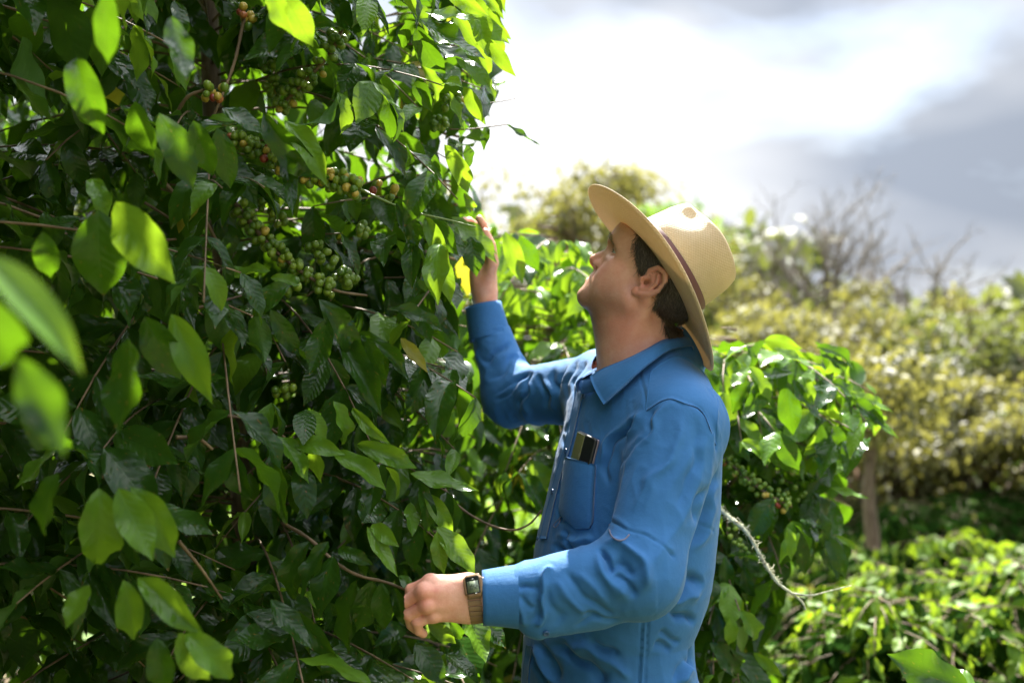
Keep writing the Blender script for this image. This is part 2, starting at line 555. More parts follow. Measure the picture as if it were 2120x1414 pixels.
def leaf_shape(L, W, nu, nv, fold, droop, wave, waves, twist, seed):
    """one leaf: base at the origin, midrib along +x, upper side +z"""
    r = np.random.default_rng(seed)
    t = np.linspace(0, 1, nu)
    w = 1.06 * np.sin(np.pi * np.clip(t, 0, 1) ** .90) ** .80
    w = np.where(t > .74, w * (1 - .55 * ((t - .74) / .26) ** .8), w)
    w = np.where(t > .90, np.maximum(w, .07 * (1 - t) / .10), w)
    w[0] = .025; w[-1] = .004
    s = np.linspace(-1, 1, nv)
    p1, p2 = r.uniform(0, 6.28, 2)
    V, UV = [], []
    x, z, ang = 0.0, 0.0, droop * -.15
    for i in range(nu):
        if i:
            d = L / (nu - 1)
            ang = droop * (t[i] - .15)
            x += d * math.cos(ang); z -= d * math.sin(ang)
        for j in range(nv):
            y = s[j] * W / 2 * w[i]
            a = abs(s[j])
            zz = fold * abs(y) + wave * a ** 2 * math.sin(waves * 6.283 * t[i] + (p1 if s[j] > 0 else p2)) * w[i] ** .5
            yy = y * (1 - .10 * abs(fold))
            tw = twist * t[i]
            V.append((x + math.sin(ang) * zz, yy * math.cos(tw) - zz * math.sin(tw), z + math.cos(ang) * (zz * math.cos(tw) + yy * math.sin(tw))))
            UV.append((t[i], .5 + .5 * s[j] * w[i]))
    return np.array(V), np.array(UV), grid_faces(nu, nv)
LEAF_HI = [leaf_shape(1, .40, 14, 7, .30, .9, .046, 2.3, .25, 1), leaf_shape(1, .45, 14, 7, .18, .6, .040, 2.7, -.3, 2), leaf_shape(1, .37, 14, 7, .45, 1.2, .052, 2.0, .1, 3),
           leaf_shape(1, .42, 14, 7, .22, .35, .044, 1.7, .5, 4), leaf_shape(1, .39, 14, 7, .38, 1.5, .054, 2.6, -.5, 5), leaf_shape(1, .47, 14, 7, .12, .75, .036, 2.1, -.1, 6),
           leaf_shape(1, .35, 14, 7, .60, .5, .058, 2.4, .7, 7), leaf_shape(1, .43, 14, 7, .25, -.3, .046, 2.2, -.6, 8)]
LEAF_MD = [leaf_shape(1, .40, 8, 5, .30, .9, .030, 2.6, .25, 1), leaf_shape(1, .44, 8, 5, .18, .6, .026, 3.1, -.3, 2), leaf_shape(1, .38, 8, 5, .45, 1.2, .034, 2.4, .1, 3), leaf_shape(1, .42, 8, 5, .25, 1.5, .03, 2.0, -.4, 4)]
LEAF_LO = [leaf_shape(1, .42, 5, 3, .30, .9, .02, 1.5, .3, 1), leaf_shape(1, .46, 5, 3, .20, .5, .02, 1.2, -.3, 2)]
LEAF_ME = []
for k, (v, uv, q) in enumerate(LEAF_HI):
    row = []
    for m in (m_leaf, m_leaf_young_lit, m_leaf_yellow):
        me = np_mesh('leaf', v, q, True, uv); me.materials.append(m); row.append(me)
    for m in (m_leaf_far_shade, m_leaf_young_lit_far):
        me = row[0].copy(); me.name = 'leaf'; me.materials[0] = m; row.append(me)
    LEAF_ME.append(row)

def leaf_mats(base, direction, normal, length, width=None):
    """rotation/scale matrices (n,3,3) for leaves along `direction` with the upper side towards `normal`"""
    x = direction / np.linalg.norm(direction, axis=1, keepdims=True)
    z = normal - x * (normal * x).sum(1, keepdims=True)
    z /= np.linalg.norm(z, axis=1, keepdims=True) + 1e-9
    y = np.cross(z, x)
    M = np.stack([x, y, z], 2) * np.asarray(length)[:, None, None]
    if width is not None: M[:, :, 1] *= np.asarray(width)[:, None]
    return M
_sv, _su, _sq = leaf_shape(1, .40, 14, 7, .20, .45, .010, 1.5, .15, 9)
LEAF_SMOOTH = np_mesh('leaf', _sv, _sq, True, _su); LEAF_SMOOTH.materials.append(m_leaf_young_lit)
def foliage_mesh(name, base, M, variant, shapes, matidx):
    """all these leaves as one mesh"""
    Vs, Qs, Us, Ms, n = [], [], [], [], 0
    for k, (v, uv, q) in enumerate(shapes):
        i = np.where(variant == k)[0]
        if not len(i): continue
        W = np.einsum('nij,vj->nvi', M[i], v) + base[i][:, None, :]
        Vs.append(W.reshape(-1, 3)); Us.append(np.tile(uv, (len(i), 1)))
        Qs.append((q[None] + (np.arange(len(i)) * len(v))[:, None, None]).reshape(-1, 4) + n)
        Ms.append(np.repeat(matidx[i], len(q)))
        n += len(i) * len(v)
    return np_mesh(name, np.vstack(Vs), np.vstack(Qs), True, np.vstack(Us), np.concatenate(Ms))

m_bark, nt, b, out = new_mat('bark')
tcn = N(nt, 'ShaderNodeTexCoord')
mpn = N(nt, 'ShaderNodeMapping'); mpn.inputs['Scale'].default_value = (1, 1, .25); nt.links.new(tcn.outputs['Object'], mpn.inputs[0])
nb_ = noise(nt, mpn.outputs[0], 60, 5, .65)
nt.links.new(ramp(nt, nb_, [(.3, (.055, .036, .022)), (.55, (.13, .09, .06)), (.75, (.25, .20, .15))]), b.inputs['Base Color'])
b.inputs['Roughness'].default_value = .85
nt.links.new(bump(nt, nb_, .6, .004), b.inputs['Normal'])
m_twig, nt, b, out = new_mat('twig')
tcn = N(nt, 'ShaderNodeTexCoord')
nt.links.new(ramp(nt, noise(nt, tcn.outputs['Object'], 25, 4, .6), [(.3, (.07, .042, .022)), (.6, (.17, .11, .055)), (.8, (.28, .20, .12))]), b.inputs['Base Color'])
b.inputs['Roughness'].default_value = .65
m_greentwig, nt, b, out = new_mat('green_twig'); b.inputs['Base Color'].default_value = (.14, .20, .04, 1); b.inputs['Roughness'].default_value = .45

m_palebark, nt, b, out = new_mat('pale_bark'); b.inputs['Base Color'].default_value = (.14, .12, .095, 1); b.inputs['Roughness'].default_value = .9
# ================================================================== ground
m_ground, nt, b, out = new_mat('plantation_ground')
tcn = N(nt, 'ShaderNodeTexCoord'); ob = tcn.outputs['Object']
g1 = noise(nt, ob, 1.1, 6, .65); g2 = noise(nt, ob, 22, 5, .7)
soil = mixc(nt, g2, (.07, .042, .024), (.19, .125, .075))
grass = mixc(nt, g2, (.035, .075, .012), (.10, .165, .03))
nt.links.new(mixc(nt, ramp(nt, g1, [(.44, (0, 0, 0)), (.56, (1, 1, 1))]), soil, grass), b.inputs['Base Color'])
b.inputs['Roughness'].default_value = .95
nt.links.new(bump(nt, g2, .8, .03), b.inputs['Normal'])
def ground_z(x, y):
    x, y = np.asarray(x, float), np.asarray(y, float)
    far = np.clip((y - 3.2) / 30.0, 0, 1)
    z = -.55 * np.clip((x - 1.2) / 3.0, 0, 1) * np.clip((y - 2.5) / 2.5, 0, 1) + .9 * far ** 1.2
    z = z + .05 * np.sin(x * .9 + 1) * np.sin(y * .7) * np.clip((np.hypot(x, y - 2) - 1.5) / 3, 0, 1)
    return z
gx = np.concatenate([np.linspace(-400, -30, 14), np.linspace(-28, 28, 90), np.linspace(30, 400, 14)])
gy = np.concatenate([np.linspace(-200, -12, 10), np.linspace(-10, 44, 90), np.linspace(48, 900, 16)])
GXm, GYm = np.meshgrid(gx, gy, indexing='ij')
gV = np.stack([GXm, GYm, ground_z(GXm, GYm)], -1).reshape(-1, 3)
tag(add_obj('ground', np_mesh('ground', gV, grid_faces(len(gx), len(gy))), None, m_ground), kind='structure')

# bare earth bank far down the slope
m_earth, nt, b, out = new_mat('bare_earth')
tcn = N(nt, 'ShaderNodeTexCoord')
ne = noise(nt, tcn.outputs['Object'], 9, 6, .7)
nt.links.new(ramp(nt, ne, [(.3, (.16, .085, .05)), (.7, (.30, .185, .12))]), b.inputs['Base Color'])
b.inputs['Roughness'].default_value = .95
nt.links.new(bump(nt, ne, .8, .03), b.inputs['Normal'])
c = P(1815, 978, 11.2)
nbx = 40
V = []
for i in range(nbx):
    t = i / (nbx - 1) * 2 - 1
    for j in range(12):
        a = j / 11 * math.pi
        V.append((c[0] + t * .50, c[1] - math.cos(a) * .5, float(c[2]) - .55 + math.sin(a) * (.62 - .25 * t * t) + .05 * math.sin(9 * t + j)))
tag(add_obj('earth_bank', np_mesh('earth_bank', np.array(V), grid_faces(nbx, 12)), None, m_earth), kind='structure')

# grass and herbs between the rows: one mass nobody could count
m_grass, nt, b, out = new_mat('grass')
geo = N(nt, 'ShaderNodeNewGeometry')
gc = ramp(nt, geo.outputs['Random Per Island'], [(0, (.045, .10, .014)), (.6, (.085, .17, .025)), (1, (.15, .22, .045))])
nt.links.new(gc, b.inputs['Base Color']); b.inputs['Roughness'].default_value = .5
tl = N(nt, 'ShaderNodeBsdfTranslucent'); tl.inputs[0].default_value = (.35, .55, .06, 1)
ms = N(nt, 'ShaderNodeMixShader'); ms.inputs[0].default_value = .35
nt.links.new(b.outputs[0], ms.inputs[1]); nt.links.new(tl.outputs[0], ms.inputs[2]); nt.links.new(ms.outputs[0], out.inputs[0])
ng = 26000
gyv = 2.6 + 22 * rng.random(ng) ** 1.5; gxv = rng.uniform(-.25, .62, ng) * gyv * 1.0 + rng.uniform(-.8, .8, ng)
gp = np.stack([gxv, gyv, ground_z(gxv, gyv) - .01], 1)
ga = rng.uniform(0, 6.283, ng); gl = rng.uniform(.04, .14, ng)
ld = np.stack([np.cos(ga), np.sin(ga), np.zeros(ng)], 1); sdv = np.stack([-np.sin(ga), np.cos(ga), np.zeros(ng)], 1)
lean = rng.uniform(.1, .6, ng)[:, None]; ww_ = (.006 + .0022 * gyv)[:, None]
b0 = gp - sdv * ww_; b1 = gp + sdv * ww_
m0 = gp + ld * lean * gl[:, None] * .4 + np.array([0, 0, 1]) * (gl * .6)[:, None]
tp = gp + ld * lean * gl[:, None] * 1.1 + np.array([0, 0, 1]) * gl[:, None]
V = np.stack([b0, b1, m0 - sdv * ww_ * .8, m0 + sdv * ww_ * .8, tp], 1).reshape(-1, 3)
k = np.arange(ng)[:, None] * 5
tag(add_obj('grass', np_mesh('grass', V, [k + np.array([[0, 1, 3, 2]]), k + np.array([[2, 3, 4]])]), None, m_grass), kind='stuff')

# ================================================================== trees behind
def canopy_mat(name, c0, c1, c2, tr, fac=.35):
    m, nt, b, out = new_mat(name)
    geo = N(nt, 'ShaderNodeNewGeometry')
    tcn = N(nt, 'ShaderNodeTexCoord')
    base = ramp(nt, geo.outputs['Random Per Island'], [(0, c0), (.6, c1), (1, c2)])
    base = mixc(nt, mathn(nt, 'MULTIPLY', noise(nt, tcn.outputs['Object'], .9, 3), .5), base, c0)
    nt.links.new(base, b.inputs['Base Color']); b.inputs['Roughness'].default_value = .62
    tl = N(nt, 'ShaderNodeBsdfTranslucent'); tl.inputs[0].default_value = (*tr, 1)
    ms = N(nt, 'ShaderNodeMixShader'); ms.inputs[0].default_value = fac
    nt.links.new(b.outputs[0], ms.inputs[1]); nt.links.new(tl.outputs[0], ms.inputs[2]); nt.links.new(ms.outputs[0], out.inputs[0])
    return m
m_can_yel = canopy_mat('yellow_green_canopy', (.024, .030, .008), (.070, .072, .018), (.165, .160, .046), (.36, .345, .065), .28)
m_can_olive = canopy_mat('olive_canopy', (.012, .022, .005), (.030, .042, .009), (.085, .095, .022), (.34, .40, .06), .20)
m_can_grn = canopy_mat('green_canopy', (.025, .065, .010), (.045, .10, .014), (.08, .15, .02), (.28, .48, .04))

def limb_tree(name, base, top_z, spread, trunk_r, seed, mb, levels=3, lean=(0, 0), first=.35, n1_=6, droop=.15):
    """trunk and limbs; returns the tips"""
    r = np.random.default_rng(seed)
    tips = []
    h = top_z - base[2]
    def grow(p, d, L, rad, lev):
        n = 6
        pts = [p]; dd = d.copy()
        for i in range(n):
            dd = dd + r.normal(0, .16, 3) * (1.2 if lev else .5) + np.array([0, 0, .05 if lev < 2 else -droop * .4])
            dd /= np.linalg.norm(dd)
            pts.append(pts[-1] + dd * L / n)
        pts = np.array(pts)
        mb.tube(smooth_path(pts, 9), np.linspace(rad, rad * .45, 9), 7 if lev == 0 else 5)
        if lev == levels:
            tips.append(pts[-1]); tips.append(pts[3]); return
        k = n1_ if lev == 0 else 3
        for c in range(k):
            f = first + (1 - first) * (c + r.uniform(.2, 1)) / k if lev == 0 else r.uniform(.4, 1)
            q = pts[0] + 0; ii = f * (len(pts) - 1); i0 = min(int(ii), len(pts) - 2)
            q = pts[i0] + (pts[i0 + 1] - pts[i0]) * (ii - i0)
            a = r.uniform(0, 6.283)
            side = np.array([math.cos(a), math.sin(a), 0])
            nd = dd * .45 + side * (1.0 if lev == 0 else .9) + np.array([0, 0, .35])
            nd /= np.linalg.norm(nd)
            grow(q, nd, (spread * (1.15 - .4 * f) if lev == 0 else L * .62) * r.uniform(.8, 1.2), rad * (.45 if lev == 0 else .55), lev + 1)
        tips.append(pts[-1])
    grow(np.asarray(base, float), np.array([lean[0], lean[1], 1.0]), h * .78, trunk_r, 0)
    return np.array(tips)
def crown_leaves(tips, per, rad, size, seed, shapes=None, flat=.6):
    r = np.random.default_rng(seed)
    n = len(tips) * per
    c = np.repeat(tips, per, 0)
    cl = r.normal(0, 1, (n, 3)); cl /= np.linalg.norm(cl, axis=1, keepdims=True)
    pos = c + cl * (rad * r.uniform(.2, 1, n) ** .5)[:, None] * np.array([1, 1, flat])
    dirn = cl * .6 + r.normal(0, .5, (n, 3)) + np.array([0, 0, -.45])
    nor = np.array([0, 0, 1.0]) + r.normal(0, .55, (n, 3))
    M = leaf_mats(pos, dirn, nor, size * r.uniform(.6, 1.3, n))
    return pos, M, r.integers(0, 2, n)
def make_tree(name, label, px, py_base, d, py_top, spread, trunk_r, mat, per, rad, leaf, seed, levels=3, lean=(0, 0), n1_=6, first=.35, group=None, flat=.6, droop=.15):
    x = (px - 1060) / F * d
    gz = float(ground_z(x, d))
    base = np.array([x, d, gz - .05])
    top = CAMZ - (py_top - 707) / F * d
    t = empty(name, base, label, 'tree', group)
    mb = MB()
    tips = limb_tree(name, base, top, spread, trunk_r, seed, MB(), levels, lean, first, n1_, droop)
    fit = (top - rad * flat - base[2]) / (tips[:, 2].max() - base[2])      # grown again to the height it has
    tips = limb_tree(name, base, base[2] + (top - base[2]) * fit, spread * min(1, fit * 1.1), trunk_r, seed, mb, levels, lean, first, n1_, droop)
    tips = tips[tips[:, 2] < top]
    mb.build('trunk', m_bark, t)
    if mat is not None:
        pos, M, var = crown_leaves(tips, per, rad, leaf, seed + 1, flat=flat)
        me = foliage_mesh('crown', pos, M, var, LEAF_LO, np.zeros(len(pos), int))
        add_obj('crown', me, t, mat)
    return t
make_tree('shade_tree', 'pale yellow green shade tree rising above the bush between the raised hand and the hat', 1165, 900, 15.0, 338, 2.3, .13, m_can_yel, 38, .28, .10, 11, n1_=6, first=.5, flat=.45)
make_tree('shade_tree', 'small green tree just left of the hat crown behind the brim', 1365, 900, 17.0, 392, 1.1, .10, m_can_grn, 26, .30, .11, 12, n1_=5, first=.7, flat=.4)
def bare_tree(label, px, d, py_top, py_fork, seed, nl, fan):
    x = (px - 1060) / F * d; gz = float(ground_z(x, d))
    zt_, zf = CAMZ - (py_top - 707) / F * d, CAMZ - (py_fork - 707) / F * d
    t = empty('bare_tree', (x, d, gz - .05), label, 'tree')
    r = np.random.default_rng(seed); mb = MB()
    fork = np.array([x, d, zf])
    mb.tube(smooth_path([(x + .1, d, gz - .05), (x - .03, d, (gz + zf) / 2), fork], 10), np.linspace(.075, .05, 10), 7)
    Ht = zt_ - zf
    def arm(p, dr, L, rad, lev):
        n = 6; pts = [p]; dd = dr
        for i in range(n):
            dd = dd + r.normal(0, .14, 3) + np.array([0, 0, .04]); dd /= np.linalg.norm(dd)
            pts.append(pts[-1] + dd * L / n)
        mb.tube(smooth_path(pts, 8), np.linspace(rad, rad * .5, 8) * (1.1, .9, .7, .6)[lev], 5 if lev < 2 else 3)
        if lev == 3: return
        for k in range((6, 4, 3)[lev]):
            f = r.uniform(.25, 1.0) * n; i0 = min(int(f), n - 1)
            q = pts[i0] + (pts[i0 + 1] - pts[i0]) * (f - i0)
            nd = dd + r.normal(0, .55, 3) + np.array([0, 0, .15]); nd /= np.linalg.norm(nd)
            arm(q, nd, L * r.uniform(.35, .6), rad * .55, lev + 1)
    for k in range(nl):
        a = (k + .5) / nl * 2 - 1
        dr = np.array([a * fan + r.normal(0, .08), r.normal(0, .35), 1.0]); dr /= np.linalg.norm(dr)
        arm(fork, dr, Ht * r.uniform(.7, 1.0) * (1 - .25 * abs(a)), .030, 0)
    mb.build('trunk', m_palebark, t)
bare_tree('tallest nearly leafless tree with thin spreading branches against the cloudy sky', 1725, 16.0, 385, 680, 13, 9, 1.0)
bare_tree('small bare twiggy tree farthest from the hat, lower than the other leafless ones', 1900, 18.0, 480, 720, 17, 6, .9)
bare_tree('bare branching tree close beside the straw hat', 1590, 17.0, 450, 700, 23, 6, .9)
make_tree('shade_tree', 'olive yellow spreading tree below the bare branches right of the hat', 1640, 900, 14.0, 575, 2.0, .12, m_can_yel, 44, .27, .095, 14, n1_=7, first=.45, flat=.4)
make_tree('shade_tree', 'yellowish tree with flat crown under the tallest bare branches', 1800, 900, 16.5, 590, 2.1, .12, m_can_yel, 42, .28, .10, 24, n1_=7, first=.45, flat=.4)
make_tree('shade_tree', 'dark olive tree with a layered top at the right edge', 2080, 950, 13.0, 650, 2.0, .14, m_can_olive, 46, .26, .085, 15, n1_=8, first=.3, flat=.38)
make_tree('shade_tree', 'dark flat topped tree standing left of the olive tree at the right edge', 1935, 950, 15.0, 640, 1.5, .12, m_can_olive, 42, .26, .09, 16, n1_=7, first=.4, flat=.35)
make_tree('shade_tree', 'low yellowish tree behind the slender trunk and the hedge', 1850, 950, 10.6, 775, 1.5, .10, m_can_yel, 50, .27, .085, 18, n1_=8, first=.2, flat=.45)
make_tree('shade_tree', 'bushy light olive tree low at the right edge under the dark layered one', 2050, 950, 10.5, 770, 1.5, .09, m_can_yel, 52, .26, .08, 19, n1_=8, first=.15, flat=.45)
make_tree('shade_tree', 'rounded green tree seen behind the right hand coffee bush', 1560, 950, 11.0, 640, 1.1, .10, m_can_yel, 46, .26, .085, 20, n1_=7, first=.3, flat=.45)
# the wood that closes the view
wr = np.random.default_rng(77)
nw = 15000
wx = wr.uniform(-34, 44, nw); wy = 30 + wr.uniform(0, 12, nw)
hw = 3.0 + 1.3 * np.sin(wx * .35) + .9 * np.sin(wx * .93 + 1)
wz = ground_z(wx, wy) + hw * wr.uniform(0, 1, nw) ** .6
wp = np.stack([wx, wy, wz], 1)
M = leaf_mats(wp, wr.normal(0, 1, (nw, 3)), np.array([0, -.3, 1.0]) + wr.normal(0, .6, (nw, 3)), wr.uniform(.5, 1.1, nw))
tag(add_obj('distant_wood', foliage_mesh('distant_wood', wp, M, wr.integers(0, 2, nw), LEAF_LO, np.zeros(nw, int)), None, m_can_olive), kind='stuff')

# slender trunk half way down the slope
tx = P(1803, 1120, 7.6)
t = empty('slender_tree', (tx[0], tx[1], ground_z(tx[0], tx[1])), 'slender brown trunk standing in front of the bare earth bank', 'tree')
mb = MB()
gz = float(ground_z(tx[0], tx[1]))
mb.tube(smooth_path([(P(1812, 1135, 7.6)[0], 7.6, gz - .1), P(1806, 1120, 7.6), P(1800, 1060, 7.6), P(1797, 1010, 7.6), P(1802, 950, 7.6), P(1815, 880, 7.6), P(1812, 800, 7.62)], 26), np.linspace(.058, .022, 26), 9)
mb.tube(smooth_path([P(1802, 960, 7.6), P(1780, 900, 7.55), P(1745, 850, 7.5), P(1720, 800, 7.5)], 12), np.linspace(.026, .008, 12), 6)
mb.tube(smooth_path([P(1812, 890, 7.6), P(1850, 840, 7.65), P(1890, 800, 7.7)], 10), np.linspace(.022, .008, 10), 6)
mb.build('trunk', m_bark, t)
tips = np.array([P(*q) for q in ((1720, 800, 7.5), (1745, 850, 7.5), (1812, 800, 7.62), (1890, 800, 7.7), (1850, 830, 7.65), (1790, 780, 7.6), (1850, 770, 7.6))])
pos, M, var = crown_leaves(tips, 150, .38, .085, 41)
add_obj('crown', foliage_mesh('crown', pos, M, var, LEAF_LO, np.zeros(len(pos), int)), t, m_can_yel)
# ================================================================== coffee bushes
MAN = [(960, 640), (965, 450), (1035, 450), (1040, 620), (1075, 720), (1110, 750), (1200, 745), (1245, 715), (1235, 670), (1190, 615), (1205, 520), (1262, 485), (1205, 385), (1250, 365), (1380, 440), (1450, 405), (1525, 560), (1450, 640), (1475, 770), (1520, 900), (1510, 1060), (1490, 1200), (1450, 1330), (1470, 1430), (1060, 1430), (1085, 1330), (1000, 1300), (880, 1330), (825, 1250), (850, 1185), (985, 1170), (1120, 1150), (1150, 960), (1165, 885), (1050, 880), (985, 780)]
def man_clear(p):
    """False for points that would stand in front of the man"""
    x, y = proj(p)
    return ~(in_poly(x, y, MAN) & (p[:, 1] < 2.75))
class Plant:
    def __init__(self):
        self.B, self.D, self.N, self.L, self.W, self.A = [], [], [], [], [], []      # leaves; A: age 0 old, 1 young and painted sunlit, 2 yellow
        self.tw = []            # branches: (path, radius0, radius1, green)
        self.ch = []            # cherries: (pos, r, ripe)
    def leaf(self, base, d, n, L, w=1.0, age=0):
        self.B.append(base); self.D.append(d); self.N.append(n); self.L.append(L); self.W.append(w); self.A.append(age)
def bush_leaves(pl, r, trunk, z0, z1, reach, nbr, keep, leafL=(.085, .145), node=.054, az=(0, 6.283), young=.12, tier=True, up=.25, dead=.05, lit_top=None):
    """branches in tiers round an upright stem, each with pairs of drooping leaves"""
    for k in range(nbr):
        z = z0 + (z1 - z0) * (k + r.random()) / nbr
        a = r.uniform(*az)
        out_ = np.array([math.cos(a), math.sin(a), 0.0])
        f = (z - z0) / (z1 - z0)
        L = reach * r.uniform(.7, 1.15) * (1.0 - .55 * max(0, f - .55) / .45)
        n = max(3, int(L / node))
        s = np.linspace(0, 1, n)
        dr = r.uniform(.25, .75)
        path = trunk(z) + out_ * (L * s)[:, None] + np.array([0, 0, 1.0]) * (L * (up * s - dr * s ** 2))[:, None] + np.cross(out_, [0, 0, 1.0]) * (r.normal(0, .12) * L * s ** 2)[:, None]
        used = False
        first = int(n * r.uniform(.15, .4))
        T = np.gradient(path, axis=0); T /= np.linalg.norm(T, axis=1, keepdims=True)
        for i in range(first, n):
            if r.random() < dead: continue
            side = np.cross(T[i], [0, 0, 1.0]); side /= np.linalg.norm(side) + 1e-9
            flip = r.random() < .5
            for sg in (-1, 1):
                age = 1 if (i > n * .78 and r.random() < young * 4) or r.random() < young * .4 else (2 if r.random() < .004 else 0)
                if age == 0 and lit_top and path[i][2] > lit_top[0] and r.random() < lit_top[1]: age = 1  # paler leaves above this height put sunlight on the top into the colour
                hang = r.uniform(-.15, 1.45)
                d = side * sg * (1.0 if i < n - 2 else .5) + T[i] * r.uniform(.3, .9) + np.array([0, 0, -hang]) + r.normal(0, .24, 3)
                nn = np.array([0, 0, 1.0]) + out_ * r.uniform(.2, .9) + r.normal(0, .42, 3) + side * sg * .3
                ln = r.uniform(*leafL) * (.75 if i > n - 3 else 1.0)
                pl.leaf(path[i], d, nn, ln, r.uniform(.85, 1.12), age); used = True
        pl.tw.append((path, .0029, .0012, False))
def cherry_run(pl, r, path, n, spread, ripe=.05, size=(.0064, .0086), dens=1.0):
    path = smooth_path(path, 60)
    L = np.linalg.norm(np.diff(path, axis=0), axis=1).sum()
    nodes = max(2, int(L / .021))
    T = np.gradient(path, axis=0); T /= np.linalg.norm(T, axis=1, keepdims=True)
    for k in range(nodes):
        if r.random() > dens: continue
        i = int((k + .5) / nodes * 59)
        A = np.cross(T[i], [.2, .3, .9]); A /= np.linalg.norm(A); Bx = np.cross(T[i], A)
        m = int(n * r.uniform(.6, 1.3)); a0 = r.uniform(0, 6.28)
        for j in range(m):
            a = a0 + j * 6.283 / max(m, 1) + r.normal(0, .25)
            o = A * math.cos(a) + Bx * math.sin(a)
            pl.ch.append((path[i] + o * spread * r.uniform(.65, 1.15) + T[i] * r.uniform(-.009, .009), r.uniform(*size), r.choice([.75, 1.0]) if r.random() < ripe * .25 else (.5 if r.random() < ripe * 1.3 else r.uniform(0, .32)), o))

m_cherry, nt, b, out = new_mat('coffee_cherry')
att = N(nt, 'ShaderNodeAttribute', attribute_name='ripe', attribute_type='GEOMETRY')
geo = N(nt, 'ShaderNodeNewGeometry'); oi = N(nt, 'ShaderNodeObjectInfo'); tcn = N(nt, 'ShaderNodeTexCoord')
cc = ramp(nt, att.outputs['Fac'], [(0, (.075, .150, .012)), (.3, (.20, .29, .025)), (.5, (.52, .36, .06)), (.75, (.45, .13, .05)), (1, (.30, .035, .03))])
cc = mixc(nt, mathn(nt, 'MULTIPLY', noise(nt, tcn.outputs['Object'], 60, 3), .3), cc, (.05, .09, .01))
nt.links.new(cc, b.inputs['Base Color'])
b.inputs['Roughness'].default_value = .28
b.inputs['Subsurface Weight'].default_value = .1; b.inputs['Subsurface Radius'].default_value = (.004, .004, .001)
def cherry_geo():
    """a berry along +z with its small round navel at the end"""
    nu = 10
    prof = [(.0, -1.0), (.55, -.86), (.90, -.45), (1.0, .05), (.88, .52), (.55, .88), (.22, 1.02), (.16, .97), (0, .96)]
    V = []
    for q, z in prof[1:-1]:
        for k in range(nu):
            a = k / nu * 6.2832
            V.append((q * math.cos(a), q * math.sin(a), z * 1.08))
    m = len(prof) - 2
    Q = [[i * nu + k, i * nu + (k + 1) % nu, (i + 1) * nu + (k + 1) % nu, (i + 1) * nu + k] for i in range(m - 1) for k in range(nu)]
    V += [(0, 0, -1.08), (0, 0, 1.03)]
    T = [[m * nu, (k + 1) % nu, k] for k in range(nu)] + [[m * nu + 1, (m - 1) * nu + k, (m - 1) * nu + (k + 1) % nu] for k in range(nu)]
    return np.array(V), np.array(Q), np.array(T)
CV, CQ, CT = cherry_geo()
CH_ME = {}
for rp in (0.0, .15, .3, .5, .75, 1.0):
    me = np_mesh('cherry', CV, [CQ, CT]); me.materials.append(m_cherry)
    at = me.attributes.new('ripe', 'FLOAT', 'POINT'); at.data.foreach_set('value', np.full(len(CV), rp, np.float32))
    CH_ME[rp] = me

